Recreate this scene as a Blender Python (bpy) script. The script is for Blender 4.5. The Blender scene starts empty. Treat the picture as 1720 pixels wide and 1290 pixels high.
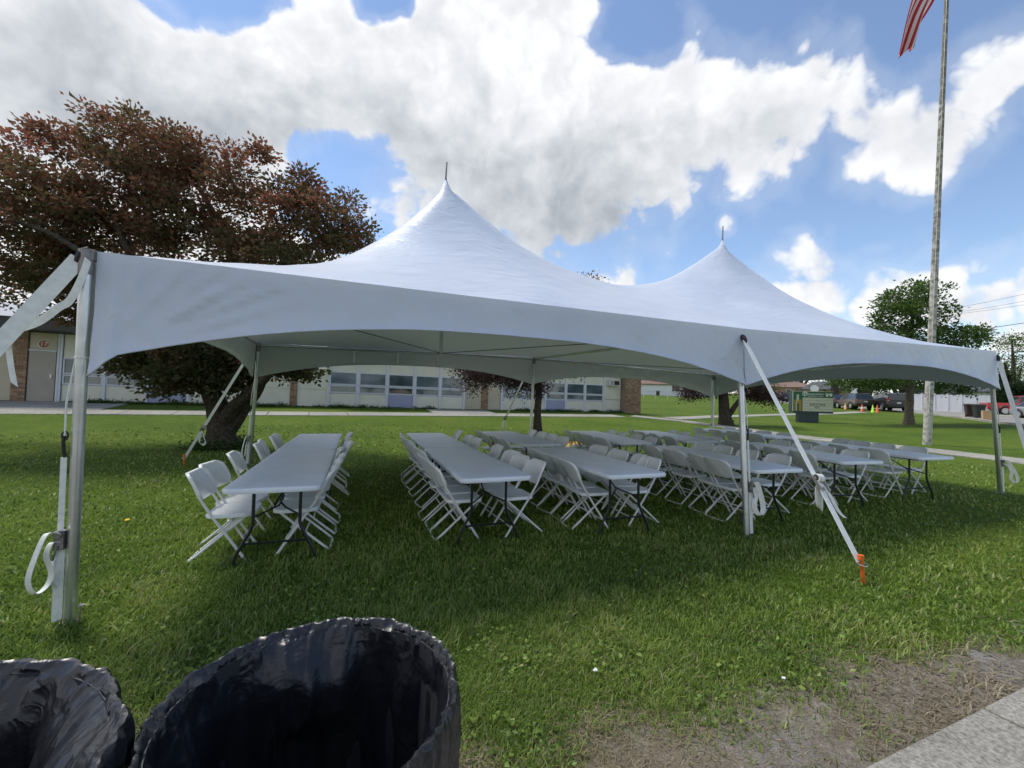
import bpy, math, random
import numpy as np
from mathutils import Vector, Matrix, noise
R = math.radians
rng = random.Random(7)
nrg = np.random.default_rng(11)
S = bpy.context.scene
COL = S.collection

# ------------------------------------------------------------------ camera
CAM = np.array([1.5676, -3.6749, 1.5701]); F_PX = 712.0
YAW, PITCH, ROLL = .3852, .0268, .0235
def cam_basis(yaw, pitch, roll):
    f = np.array([math.sin(yaw)*math.cos(pitch), math.cos(yaw)*math.cos(pitch), math.sin(pitch)])
    r0 = np.array([math.cos(yaw), -math.sin(yaw), 0.]); u0 = np.cross(r0, f)
    return math.cos(roll)*r0+math.sin(roll)*u0, -math.sin(roll)*r0+math.cos(roll)*u0, f
CR, CU, CF = cam_basis(YAW, PITCH, ROLL)
cd = bpy.data.cameras.new('camera'); cam = bpy.data.objects.new('camera', cd); COL.objects.link(cam)
cd.sensor_width = 36; cd.lens = F_PX/1720*36; cd.clip_start = .05; cd.clip_end = 1500
cam.matrix_world = Matrix(((CR[0], CU[0], -CF[0], CAM[0]), (CR[1], CU[1], -CF[1], CAM[1]), (CR[2], CU[2], -CF[2], CAM[2]), (0, 0, 0, 1)))
S.camera = cam
def ray(px, py): return CR*(px-860)/F_PX - CU*(py-645)/F_PX + CF
def at(px, py, Z): return Vector(CAM + ray(px, py)*Z)

# ------------------------------------------------------------------ world, sun, exposure
SUN_EL, SUN_AZ = R(62), R(-38)          # azimuth measured from +Y towards +X
S.view_settings.view_transform = 'Standard'; S.view_settings.look = 'None'
S.view_settings.exposure = 1.15; S.view_settings.gamma = 1; S.view_settings.use_curve_mapping = False
w = bpy.data.worlds.new('World'); S.world = w; w.use_nodes = True
def build_sky():
    nt = w.node_tree; nt.nodes.clear(); L = nt.links
    def m(op, a, b=None, c=None, clamp=False):
        n = nt.nodes.new('ShaderNodeMath'); n.operation = op; n.use_clamp = clamp
        for i, v in enumerate((a, b, c)):
            if v is None: continue
            if isinstance(v, (int, float)): n.inputs[i].default_value = v
            else: L.new(v, n.inputs[i])
        return n.outputs[0]
    def dot(v, k):
        n = nt.nodes.new('ShaderNodeVectorMath'); n.operation = 'DOT_PRODUCT'; L.new(v, n.inputs[0]); n.inputs[1].default_value = tuple(k); return n.outputs['Value']
    def vadd(v, k):
        n = nt.nodes.new('ShaderNodeVectorMath'); n.operation = 'ADD'; L.new(v, n.inputs[0])
        if hasattr(k, 'links'): L.new(k, n.inputs[1])
        else: n.inputs[1].default_value = tuple(k)
        return n.outputs[0]
    def vscale(v, s):
        n = nt.nodes.new('ShaderNodeVectorMath'); n.operation = 'SCALE'; L.new(v, n.inputs[0]); n.inputs['Scale'].default_value = s; return n.outputs[0]
    def nz(v, scale, detail, rough=.55, dist=0.):
        n = nt.nodes.new('ShaderNodeTexNoise'); L.new(v, n.inputs['Vector']); n.inputs['Scale'].default_value = scale
        n.inputs['Detail'].default_value = detail; n.inputs['Roughness'].default_value = rough; n.inputs['Distortion'].default_value = dist
        return n.outputs['Fac'], n.outputs['Color']
    def sstep(x, a, b):
        n = nt.nodes.new('ShaderNodeMapRange'); n.interpolation_type = 'SMOOTHSTEP'; L.new(x, n.inputs[0]); n.inputs[1].default_value = a; n.inputs[2].default_value = b
        return n.outputs[0]
    tc = nt.nodes.new('ShaderNodeTexCoord'); d = tc.outputs['Generated']
    fw = np.array([math.sin(YAW), math.cos(YAW), 0]); rt = np.array([math.cos(YAW), -math.sin(YAW), 0])
    den = m('MAXIMUM', m('ABSOLUTE', dot(d, fw)), .12)
    gx = m('DIVIDE', dot(d, rt), den); gz = m('DIVIDE', dot(d, (0, 0, 1)), den)
    def g(px, py):
        v = ray(px, py); q = v@fw; return (v@rt)/q, v[2]/q
    X0, X1, Z0, Z1 = -2.2, 2.2, -1., 3.
    def curve(pts):
        n = nt.nodes.new('ShaderNodeFloatCurve'); c = n.mapping.curves[0]
        P = sorted(g(x, y) for x, y in pts)
        P = [((a-X0)/(X1-X0), (b-Z0)/(Z1-Z0)) for a, b in P]
        P = [(0, P[0][1])]+P+[(1, P[-1][1])]
        c.points[0].location = P[0]; c.points[1].location = P[-1]
        for p in P[1:-1]: c.points.new(*p)
        for p in c.points: p.handle_type = 'AUTO_CLAMPED'
        n.mapping.update(); L.new(m('MULTIPLY_ADD', gx, 1/(X1-X0), -X0/(X1-X0)), n.inputs['Value'])
        return m('MULTIPLY_ADD', n.outputs[0], Z1-Z0, Z0)
    def puff(v, scale, detail): return m('MULTIPLY', m('ABSOLUTE', m('SUBTRACT', nz(v, scale, detail, .5)[0], .5)), 2.)
    wv = nz(d, 3.5, 3)[1]
    dw = vadd(d, vscale(vadd(wv, (-.5, -.5, -.5)), .09))
    off = (0.04*math.sin(SUN_AZ), 0.03*math.cos(SUN_AZ), .05)
    def field(v): return m('ADD', m('MULTIPLY', nz(v, 4.0, 8, .60)[0], .34), m('ADD', m('MULTIPLY', puff(v, 6.5, 2), .34), m('MULTIPLY', puff(v, 17, 3), .15)))
    n1 = field(dw); n1s = field(vadd(dw, off))
    nn = m('SUBTRACT', n1, .275)
    top1 = curve([(-300, -700), (0, -500), (230, -320), (420, -200), (600, -160), (800, -170), (960, -110), (1040, 40), (1100, 45), (1150, 10), (1230, 72), (1300, 62), (1380, 20), (1430, 40), (1470, 110), (1520, 140), (1580, 120), (1640, 68), (1720, 20), (1800, -20), (2100, -60)])
    bot1 = curve([(-300, 700), (0, 640), (420, 610), (520, 500), (620, 430), (700, 415), (800, 460), (950, 445), (1090, 425), (1160, 385), (1230, 335), (1330, 305), (1450, 282), (1560, 300), (1640, 245), (1740, 205), (1900, 190)])
    f1 = m('MINIMUM', m('SUBTRACT', top1, gz), m('SUBTRACT', gz, bot1))
    top2 = curve([(840, 430), (880, 418), (960, 414), (1040, 430), (1090, 470), (1200, 475), (1250, 440), (1310, 432), (1380, 418), (1420, 455), (1520, 432), (1600, 425), (1690, 405), (1800, 380)])
    bot2 = curve([(840, 700), (1100, 700), (1250, 600), (1400, 580), (1550, 590), (1700, 640), (1800, 640)])
    f2 = m('MINIMUM', m('SUBTRACT', top2, gz), m('SUBTRACT', gz, bot2))
    def blob(px, py, rx, ry):
        a, b = g(px, py); ax = rx/F_PX; az = ry/F_PX
        q = m('ADD', m('POWER', m('ABSOLUTE', m('MULTIPLY', m('SUBTRACT', gx, a), 1/ax)), 2), m('POWER', m('ABSOLUTE', m('MULTIPLY', m('SUBTRACT', gz, b), 1/az)), 2))
        return m('MULTIPLY', m('SUBTRACT', 1, q), .06)
    bl = blob(1218, 378, 17, 20)
    for b in ((655, 320, 62, 48), (60, 310, 160, 60), (1690, 455, 110, 50), (930, 430, 60, 25)): bl = m('MAXIMUM', bl, blob(*b))
    def hole(px, py, rx, ry):
        return m('MULTIPLY', blob(px, py, rx, ry), -1.8)
    for h_ in ((370, -8, 105, 52), (640, -2, 42, 32), (1078, 38, 80, 62), (566, 315, 88, 78), (600, 390, 70, 40)): f1 = m('MINIMUM', f1, hole(*h_))
    fld = m('MAXIMUM', m('MAXIMUM', f1, f2), bl)
    fld = m('ADD', fld, m('MULTIPLY', m('MINIMUM', fld, 0), .8))
    F = m('ADD', fld, nn)
    mask = sstep(F, -.018, .07)
    wisps = m('MULTIPLY', sstep(F, -.14, .02), .16)
    mask = m('MAXIMUM', mask, wisps)
    mask = m('MAXIMUM', mask, m('MULTIPLY', m('SUBTRACT', 1, sstep(gz, -.02, .24)), .8))
    # light and shade inside the clouds: relief towards the sun, grey undersides
    fine = lambda v: m('ADD', puff(v, 14, 3), m('MULTIPLY', puff(v, 34, 2), .5))
    rel = m('ADD', m('MULTIPLY', m('SUBTRACT', n1, n1s), 1.9), m('MULTIPLY', m('SUBTRACT', fine(dw), fine(vadd(dw, [o*.35 for o in off]))), .2))
    hgt = m('SUBTRACT', gz, bot1)
    under = m('SUBTRACT', 1, sstep(hgt, .0, .5))
    def gb(px, py, rx, ry, k):
        a, b = g(px, py); ax = rx/F_PX; az = ry/F_PX
        q = m('ADD', m('POWER', m('ABSOLUTE', m('MULTIPLY', m('SUBTRACT', gx, a), 1/ax)), 2), m('POWER', m('ABSOLUTE', m('MULTIPLY', m('SUBTRACT', gz, b), 1/az)), 2))
        return m('MULTIPLY', m('EXPONENT', m('MULTIPLY', q, -1)), k)
    grey = gb(900, 330, 260, 120, .62)
    for b in ((300, 230, 240, 90, .62), (90, 120, 190, 150, .5), (560, 220, 200, 90, .35), (1000, 410, 160, 60, .3), (1480, 230, 220, 60, .22), (1250, 250, 200, 60, .18)): grey = m('ADD', grey, gb(*b))
    edge = m('SUBTRACT', 1, sstep(F, .0, .16))
    sh = m('ADD', m('SUBTRACT', .88, grey), rel)
    sh = m('ADD', sh, m('MULTIPLY', edge, .16))
    sh = m('SUBTRACT', sh, m('MULTIPLY', under, .06), clamp=True)
    ramp = nt.nodes.new('ShaderNodeValToRGB'); L.new(sh, ramp.inputs[0])
    e = ramp.color_ramp.elements; e[0].position = 0; e[0].color = (.37, .40, .44, 1); e[1].position = 1; e[1].color = (.84, .85, .86, 1)
    e = ramp.color_ramp.elements.new(.45); e.color = (.57, .60, .635, 1)
    e = ramp.color_ramp.elements.new(.8); e.color = (.74, .75, .78, 1)
    sc = nt.nodes.new('ShaderNodeVectorMath'); sc.operation = 'SCALE'; L.new(ramp.outputs[0], sc.inputs[0]); sc.inputs['Scale'].default_value = 5.4
    sky = nt.nodes.new('ShaderNodeTexSky'); sky.sky_type = 'NISHITA'; sky.sun_disc = False; sky.sun_elevation = SUN_EL; sky.sun_rotation = SUN_AZ
    sky.air_density = 1.0; sky.dust_density = 0.; sky.ozone_density = 2.5
    hue = nt.nodes.new('ShaderNodeHueSaturation'); L.new(sky.outputs[0], hue.inputs['Color']); hue.inputs['Saturation'].default_value = .95; hue.inputs['Value'].default_value = .82
    mix = nt.nodes.new('ShaderNodeMix'); mix.data_type = 'RGBA'; L.new(mask, mix.inputs[0]); L.new(hue.outputs[0], mix.inputs[6]); L.new(sc.outputs[0], mix.inputs[7])
    bg = nt.nodes.new('ShaderNodeBackground'); L.new(mix.outputs[2], bg.inputs[0]); bg.inputs[1].default_value = .1
    out = nt.nodes.new('ShaderNodeOutputWorld'); L.new(bg.outputs[0], out.inputs[0])
build_sky()
sl = bpy.data.lights.new('sun', 'SUN'); sl.energy = 1.65; sl.angle = R(14); sl.color = (1, .95, .86)
so = bpy.data.objects.new('sun', sl); COL.objects.link(so)
sdir = Vector((math.sin(SUN_AZ)*math.cos(SUN_EL), math.cos(SUN_AZ)*math.cos(SUN_EL), math.sin(SUN_EL)))
so.rotation_euler = sdir.to_track_quat('Z', 'Y').to_euler(); so.location = (0, 0, 40)

# ------------------------------------------------------------------ helpers
def empty(name, loc=(0, 0, 0), rz=0.):
    o = bpy.data.objects.new(name, None); COL.objects.link(o); o.location = loc; o.rotation_euler = (0, 0, rz); o.empty_display_size = .1; return o
def tag(o, label=None, cat=None, group=None, kind=None):
    for k, v in (('label', label), ('category', cat), ('group', group), ('kind', kind)):
        if v: o[k] = v
    return o
def thing(name, label, cat, loc=(0, 0, 0), rz=0., group=None): return tag(empty(name, loc, rz), label, cat, group)
class MB:
    def __init__(s): s.v = []; s.f = []; s.smooth = []
    def add(s, v, f, sm=True):
        o = len(s.v); s.v += [tuple(p) for p in v]; s.f += [tuple(i+o for i in q) for q in f]; s.smooth += [sm]*len(f); return s
    def tube(s, pts, r, n=8, caps=True):
        pts = [Vector(p) for p in pts]; k = len(pts)
        rs = list(r) if hasattr(r, '__len__') else [r]*k
        v = []; prev = None
        for i, p in enumerate(pts):
            t = (pts[min(i+1, k-1)]-pts[max(i-1, 0)]).normalized()
            if prev is None: a = t.orthogonal().normalized()
            else:
                a = prev-t*prev.dot(t); a = a.normalized() if a.length > 1e-6 else t.orthogonal().normalized()
            prev = a; b = t.cross(a)
            v += [p+(a*math.cos(2*math.pi*j/n)+b*math.sin(2*math.pi*j/n))*rs[i] for j in range(n)]
        f = [(i*n+j, i*n+(j+1) % n, (i+1)*n+(j+1) % n, (i+1)*n+j) for i in range(k-1) for j in range(n)]
        if caps: f += [tuple(range(n-1, -1, -1)), tuple((k-1)*n+j for j in range(n))]
        return s.add(v, f)
    def box(s, c, size, rz=0., M=None):
        x, y, z = (q/2 for q in size); v = [Vector((a*x, b*y, d*z)) for d in (-1, 1) for b in (-1, 1) for a in (-1, 1)]
        if M is None: M = Matrix.Rotation(rz, 3, 'Z')
        return s.add([M@p+Vector(c) for p in v], [(0, 2, 3, 1), (4, 5, 7, 6), (0, 1, 5, 4), (2, 6, 7, 3), (0, 4, 6, 2), (1, 3, 7, 5)], False)
    def span(s, a, b): return s.box([(p+q)/2 for p, q in zip(a, b)], [abs(q-p) for p, q in zip(a, b)])
    def lathe(s, prof, n=24, c=(0, 0, 0), caps=False):
        k = len(prof); v = [(c[0]+r*math.cos(2*math.pi*j/n), c[1]+r*math.sin(2*math.pi*j/n), c[2]+z) for r, z in prof for j in range(n)]
        f = [(i*n+j, i*n+(j+1) % n, (i+1)*n+(j+1) % n, (i+1)*n+j) for i in range(k-1) for j in range(n)]
        if caps: f += [tuple(range(n-1, -1, -1)), tuple((k-1)*n+j for j in range(n))]
        return s.add(v, f)
    def rings(s, outline, layers):
        """outline: 2-D points; layers: list of functions (x, y) -> 3-D point; ends are closed with fans."""
        n = len(outline); v = []
        for fn in layers: v += [fn(x, y) for x, y in outline]
        f = [(i*n+j, i*n+(j+1) % n, (i+1)*n+(j+1) % n, (i+1)*n+j) for i in range(len(layers)-1) for j in range(n)]
        f += [tuple(range(n-1, -1, -1)), tuple((len(layers)-1)*n+j for j in range(n))]
        return s.add(v, f)
    def ribbon(s, pts, side, w, th=.003):
        pts = [Vector(p) for p in pts]; k = len(pts)
        sd = [Vector(q).normalized() for q in side] if hasattr(side[0], '__len__') else [Vector(side).normalized()]*k
        ws = w if hasattr(w, '__len__') else [w]*k
        v = []
        for i, p in enumerate(pts):
            t = (pts[min(i+1, k-1)]-pts[max(i-1, 0)]).normalized(); nn = t.cross(sd[i]); nn = nn.normalized() if nn.length > 1e-6 else t.orthogonal().normalized()
            for a, b in ((-1, -1), (1, -1), (1, 1), (-1, 1)): v.append(p+sd[i]*ws[i]/2*a+nn*th/2*b)
        f = [(i*4+j, i*4+(j+1) % 4, (i+1)*4+(j+1) % 4, (i+1)*4+j) for i in range(k-1) for j in range(4)]+[(3, 2, 1, 0), tuple((k-1)*4+j for j in range(4))]
        return s.add(v, f, False)
    def build(s, name, mat, parent=None, auto=40):
        me = bpy.data.meshes.new(name); me.from_pydata(s.v, [], s.f); me.materials.append(mat)
        me.polygons.foreach_set('use_smooth', s.smooth)
        if auto: me.set_sharp_from_angle(angle=R(auto))
        o = bpy.data.objects.new(name, me); COL.objects.link(o)
        if parent: o.parent = parent
        return o
def copy_tree(o, parent=None):
    c = o.copy(); COL.objects.link(c)
    if parent: c.parent = parent
    for ch in list(o.children): copy_tree(ch, c)
    return c
def round_rect(w, h, r, n=5):
    pts = []
    for cx, cy, a0 in ((w/2-r, h/2-r, 0), (-w/2+r, h/2-r, 90), (-w/2+r, -h/2+r, 180), (w/2-r, -h/2+r, 270)):
        for k in range(n+1): a = R(a0+90*k/n); pts.append((cx+r*math.cos(a), cy+r*math.sin(a)))
    return pts
def smooth_path(pts, k=6):
    P = [Vector(p) for p in pts]; out = []
    for i in range(len(P)-1):
        p0, p1, p2, p3 = P[max(i-1, 0)], P[i], P[i+1], P[min(i+2, len(P)-1)]
        for j in range(k):
            t = j/k; out.append(.5*((2*p1)+(p2-p0)*t+(2*p0-5*p1+4*p2-p3)*t*t+(3*p1-p0-3*p2+p3)*t**3))
    return out+[P[-1]]
def mat(name, col, rough=.6, metal=0., var=.0, scale=6., bump=0., bscale=40., spec=.5, col2=None, coat=0., trans=0., detail=5., island=0.):
    m = bpy.data.materials.new(name); m.use_nodes = True; nt = m.node_tree; L = nt.links; b = nt.nodes['Principled BSDF']
    b.inputs['Roughness'].default_value = rough; b.inputs['Metallic'].default_value = metal; b.inputs['Specular IOR Level'].default_value = spec
    b.inputs['Base Color'].default_value = (*col, 1)
    if coat: b.inputs['Coat Weight'].default_value = coat; b.inputs['Coat Roughness'].default_value = .08
    tc = nt.nodes.new('ShaderNodeTexCoord')
    if var or col2:
        n = nt.nodes.new('ShaderNodeTexNoise'); L.new(tc.outputs['Object'], n.inputs['Vector']); n.inputs['Scale'].default_value = scale; n.inputs['Detail'].default_value = detail
        r = nt.nodes.new('ShaderNodeValToRGB'); L.new(n.outputs['Fac'], r.inputs[0]); r.color_ramp.elements[0].position = .32; r.color_ramp.elements[1].position = .68
        c2 = col2 or tuple(min(1, c*(1+var)) for c in col); c1 = col if col2 else tuple(c*(1-var) for c in col)
        r.color_ramp.elements[0].color = (*c1, 1); r.color_ramp.elements[1].color = (*c2, 1); src = r.outputs[0]
        if island:
            oi = nt.nodes.new('ShaderNodeObjectInfo'); h = nt.nodes.new('ShaderNodeHueSaturation'); mr = nt.nodes.new('ShaderNodeMapRange')
            L.new(oi.outputs['Random'], mr.inputs[0]); mr.inputs[3].default_value = 1-island; mr.inputs[4].default_value = 1+island
            L.new(src, h.inputs['Color']); L.new(mr.outputs[0], h.inputs['Value']); src = h.outputs[0]
        L.new(src, b.inputs['Base Color'])
    if bump:
        n2 = nt.nodes.new('ShaderNodeTexNoise'); L.new(tc.outputs['Object'], n2.inputs['Vector']); n2.inputs['Scale'].default_value = bscale; n2.inputs['Detail'].default_value = 6
        bp = nt.nodes.new('ShaderNodeBump'); bp.inputs['Strength'].default_value = bump; bp.inputs['Distance'].default_value = .02; L.new(n2.outputs['Fac'], bp.inputs['Height']); L.new(bp.outputs[0], b.inputs['Normal'])
    if trans:
        tr = nt.nodes.new('ShaderNodeBsdfTranslucent'); tr.inputs[0].default_value = (*col, 1); mx = nt.nodes.new('ShaderNodeMixShader'); mx.inputs[0].default_value = trans
        L.new(b.outputs[0], mx.inputs[1]); L.new(tr.outputs[0], mx.inputs[2]); L.new(mx.outputs[0], nt.nodes['Material Output'].inputs[0])
    return m
M = {}
M['chair'] = mat('chair_plastic', (.80, .83, .86), .45, var=.04, scale=9, spec=.4)
M['chair_tube'] = mat('chair_tube', (.76, .77, .77), .35, var=.04, scale=12)
M['table'] = mat('table_plastic', (.78, .84, .92), .42, var=.05, scale=3, bump=.12, bscale=260)
M['black_tube'] = mat('black_tube', (.016, .018, .022), .35)
M['alu'] = mat('aluminium', (.62, .64, .67), .34, .9, var=.12, scale=5, bump=.05, bscale=30)
M['dark_metal'] = mat('dull_metal', (.24, .23, .22), .5, .7, var=.2, scale=18)
M['web'] = mat('webbing', (.78, .80, .77), .75, var=.07, scale=25, bump=.3, bscale=500)
M['black'] = mat('black_rubber', (.012, .012, .013), .6)
M['orange'] = mat('orange_paint', (.72, .15, .02), .45, var=.18, scale=20)
M['steel'] = mat('steel', (.5, .5, .5), .35, .9)

# ------------------------------------------------------------------ terrain
CP = [(x, y, 0.) for x in (-16, -8, -2, 3, 8, 13, 17) for y in (-14, -6, -2.5, 0, 3, 6.1)]
CP += [(-14, 19.2, .90), (-7, 19.4, .84), (1.7, 19.8, .77), (9, 20.1, .69), (18, 20.5, .60), (-12, 11, .22), (0, 11, .2), (10, 11, .16), (17, 10.5, .12),
       (22.4, 5.4, .08), (22.5, 14.5, .20), (30.8, 14.7, .29), (35, 11.8, .33), (38.8, 8.2, .45), (49.8, 17.3, .72), (59.7, 31, 1.12), (78.4, 51.6, 1.35),
       (68, 72, 2.32), (118, 80, 3.1), (95, 62, 1.9), (35.4, 31.1, .95), (30.5, 20.2, .42), (67, 22.6, .95), (62, 14, .7), (21, 2.5, .03), (28, -6, .05), (45, -12, .25), (70, -12, .5), (90, 20, 1.), (140, 50, 2.),
       (0, 45, 1.2), (-40, 40, 1.2), (25, 80, 2.), (-40, 0, .1), (-40, -30, 0), (0, -40, 0), (40, -40, 0), (15, 28, .75), (-16, 30, 1.0)]
CP = np.array(CP); CP[:, 2][np.abs(CP[:, 2]) < 1e-9] = 0
def _tps():
    P = CP[:, :2]; n = len(P); d = np.linalg.norm(P[:, None]-P[None], axis=2); K = np.where(d > 0, d*d*np.log(d+1e-12), 0)+np.eye(n)*.6
    A = np.zeros((n+3, n+3)); A[:n, :n] = K; A[:n, n] = 1; A[:n, n+1:] = P; A[n, :n] = 1; A[n+1:, :n] = P.T
    return np.linalg.solve(A, np.r_[CP[:, 2], 0, 0, 0])
TW = _tps()
def terrain(x, y):
    x = np.clip(np.asarray(x, float), -40, 140); y = np.clip(np.asarray(y, float), -40, 105)
    sh = x.shape; x = x.ravel(); y = y.ravel(); n = len(CP)
    d = np.sqrt((x[:, None]-CP[None, :, 0])**2+(y[:, None]-CP[None, :, 1])**2); K = np.where(d > 1e-9, d*d*np.log(d+1e-12), 0)
    z = K@TW[:n]+TW[n]+TW[n+1]*x+TW[n+2]*y
    flat = np.clip((9.-y)/3., 0, 1)*np.clip((19-x)/4, 0, 1); flat = flat*flat*(3-2*flat)
    return (z*(1-flat)).reshape(sh)
def tz(x, y): return float(terrain(np.array([x]), np.array([y]))[0])
def gnd(px, py):
    r = ray(px, py); t = np.linspace(1, 160, 6000); P = CAM[None]+r[None]*t[:, None]
    h = P[:, 2]-terrain(P[:, 0], P[:, 1]); i = int(np.argmax(h < 0)) if (h < 0).any() else len(t)-1
    p = P[i]; return Vector((p[0], p[1], tz(p[0], p[1])))
def dirt_edge(x):
    return np.interp(x, [-6, -.5, .3, .8, 1.6, 2.4, 3.5, 4.7, 5.8, 9, 20], [-1.7, -1.3, -1.02, -1.08, -1.60, -1.96, -1.98, -2.04, -2.28, -2.38, -2.42])
# ------------------------------------------------------------------ ground
def ground_material():
    m = bpy.data.materials.new('lawn_soil'); m.use_nodes = True; nt = m.node_tree; L = nt.links; b = nt.nodes['Principled BSDF']; b.inputs['Roughness'].default_value = .95; b.inputs['Specular IOR Level'].default_value = .15
    geo = nt.nodes.new('ShaderNodeNewGeometry'); P = geo.outputs['Position']
    def nz(s, det=6, r=.6):
        n = nt.nodes.new('ShaderNodeTexNoise'); L.new(P, n.inputs['Vector']); n.inputs['Scale'].default_value = s; n.inputs['Detail'].default_value = det; n.inputs['Roughness'].default_value = r; return n.outputs['Fac']
    def ramp(f, stops):
        r = nt.nodes.new('ShaderNodeValToRGB'); L.new(f, r.inputs[0]); e = r.color_ramp.elements
        e[0].position, e[0].color = stops[0][0], (*stops[0][1], 1); e[1].position, e[1].color = stops[-1][0], (*stops[-1][1], 1)
        for p, c in stops[1:-1]: q = e.new(p); q.color = (*c, 1)
        return r.outputs[0]
    def mix(f, a, c, t='MIX'):
        n = nt.nodes.new('ShaderNodeMix'); n.data_type = 'RGBA'; n.blend_type = t
        if isinstance(f, float): n.inputs[0].default_value = f
        else: L.new(f, n.inputs[0])
        L.new(a, n.inputs[6]); L.new(c, n.inputs[7]); return n.outputs[2]
    big = ramp(nz(.35, 4), [(.3, (.115, .205, .022)), (.52, (.165, .265, .030)), (.7, (.22, .285, .046))])
    fine = ramp(nz(38, 4, .7), [(.3, (.25, .25, .22)), (.6, (.72, .72, .66)), (.75, (1.0, 1.0, .9))])
    mid = ramp(nz(5, 5, .65), [(.3, (.62, .66, .6)), (.7, (1.1, 1.06, 1.0))])
    grass = mix(1., mix(1., big, fine, 'MULTIPLY'), mid, 'MULTIPLY')
    soil = mix(1., ramp(nz(6, 9, .75), [(.28, (.12, .10, .07)), (.45, (.22, .19, .15)), (.6, (.31, .28, .235)), (.72, (.40, .385, .35))]), ramp(nz(85, 5, .75), [(.3, (.35, .33, .3)), (.55, (.95, .93, .9)), (.75, (1.35, 1.3, 1.25))]), 'MULTIPLY')
    ash = nz(1.6, 6, .7); ashm = ramp(ash, [(.55, (0, 0, 0)), (.72, (.8, .8, .8))]); grey = ramp(nz(110, 4, .7), [(.35, (.12, .11, .10)), (.65, (.40, .40, .41))])
    soil = mix(ashm, soil, grey)
    at_ = nt.nodes.new('ShaderNodeAttribute'); at_.attribute_name = 'dirt'; at_.attribute_type = 'GEOMETRY'
    mm = nt.nodes.new('ShaderNodeMath'); mm.operation = 'ADD'; L.new(at_.outputs['Fac'], mm.inputs[0])
    nn = nt.nodes.new('ShaderNodeMath'); nn.operation = 'MULTIPLY_ADD'; L.new(nz(4.5, 7, .7), nn.inputs[0]); nn.inputs[1].default_value = 1.0; nn.inputs[2].default_value = -.5; L.new(nn.outputs[0], mm.inputs[1])
    dm = ramp(mm.outputs[0], [(.40, (0, 0, 0)), (.6, (1, 1, 1))])
    L.new(mix(dm, grass, soil), b.inputs['Base Color'])
    bp = nt.nodes.new('ShaderNodeBump'); bp.inputs['Strength'].default_value = .9; bp.inputs['Distance'].default_value = .03; L.new(nz(30, 8, .7), bp.inputs['Height']); L.new(bp.outputs[0], b.inputs['Normal'])
    return m
def build_ground():
    def axis(a, b, step, lo, hi):
        core = np.arange(a, b+1e-6, step); out = [core]; v = b; s = step
        hi_l = []
        while v < hi: s *= 1.08; v += s; hi_l.append(v)
        v = a; s = step; lo_l = []
        while v > lo: s *= 1.08; v -= s; lo_l.append(v)
        return np.r_[lo_l[::-1], core, hi_l]
    xs = axis(-4, 14, .16, -420, 420); ys = axis(-2.9, 3.5, .12, -300, 420)
    X, Y = np.meshgrid(xs, ys); Z = terrain(X, Y)
    near = np.clip(1-np.hypot(X-4, Y)/40, 0, 1)
    Z = Z+near*.012*np.sin(X*2.1+np.sin(Y*1.7))*np.sin(Y*2.6+1.3)
    v = np.c_[X.ravel(), Y.ravel(), Z.ravel()]; nx, ny = len(xs), len(ys)
    i = (np.arange(ny-1)[:, None]*nx+np.arange(nx-1)[None]).ravel(); f = np.c_[i, i+1, i+nx+1, i+nx]
    me = bpy.data.meshes.new('ground'); me.from_pydata(v, [], f.tolist()); me.materials.append(ground_material()); me.polygons.foreach_set('use_smooth', np.ones(len(f), bool))
    d = np.clip((dirt_edge(X)-Y)/.9+.5, 0, 1); d = np.where((Y < -12), .0, d)
    a = me.attributes.new('dirt', 'FLOAT', 'POINT'); a.data.foreach_set('value', d.ravel().astype(np.float32))
    o = bpy.data.objects.new('ground', me); COL.objects.link(o); tag(o, kind='structure'); return o
build_ground()

# ------------------------------------------------------------------ pavements and road
def concrete(name, a, b, sc=3., bscale=90., bump=.5, aggregate=0.):
    m = bpy.data.materials.new(name); m.use_nodes = True; nt = m.node_tree; L = nt.links; p = nt.nodes['Principled BSDF']; p.inputs['Roughness'].default_value = .9; p.inputs['Specular IOR Level'].default_value = .25
    P = nt.nodes.new('ShaderNodeNewGeometry').outputs['Position']
    def nz(s, d=6, r=.6):
        n = nt.nodes.new('ShaderNodeTexNoise'); L.new(P, n.inputs['Vector']); n.inputs['Scale'].default_value = s; n.inputs['Detail'].default_value = d; n.inputs['Roughness'].default_value = r; return n.outputs['Fac']
    def ramp(f, c0, c1, p0=.3, p1=.7):
        r = nt.nodes.new('ShaderNodeValToRGB'); L.new(f, r.inputs[0]); e = r.color_ramp.elements; e[0].position = p0; e[1].position = p1; e[0].color = (*c0, 1); e[1].color = (*c1, 1); return r.outputs[0]
    mx = nt.nodes.new('ShaderNodeMix'); mx.data_type = 'RGBA'; mx.blend_type = 'MULTIPLY'; mx.inputs[0].default_value = 1; L.new(ramp(nz(sc), a, b), mx.inputs[6]); L.new(ramp(nz(bscale, 3, .7), (.45, .43, .40), (1.25, 1.23, 1.2)), mx.inputs[7]); L.new(mx.outputs[2], p.inputs['Base Color'])
    bp = nt.nodes.new('ShaderNodeBump'); bp.inputs['Strength'].default_value = bump; bp.inputs['Distance'].default_value = .006; h = nz(bscale, 5, .7)
    L.new(h, bp.inputs['Height']); L.new(bp.outputs[0], p.inputs['Normal']); return m
M['walk'] = concrete('sidewalk_concrete', (.29, .275, .245), (.40, .385, .35), 2.2, 55, 1.4)
M['path'] = concrete('path_concrete', (.30, .29, .26), (.42, .41, .37), .6, 20, .3)
M['road'] = concrete('road_surface', (.26, .255, .24), (.36, .35, .33), .3, 12, .3)
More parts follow.
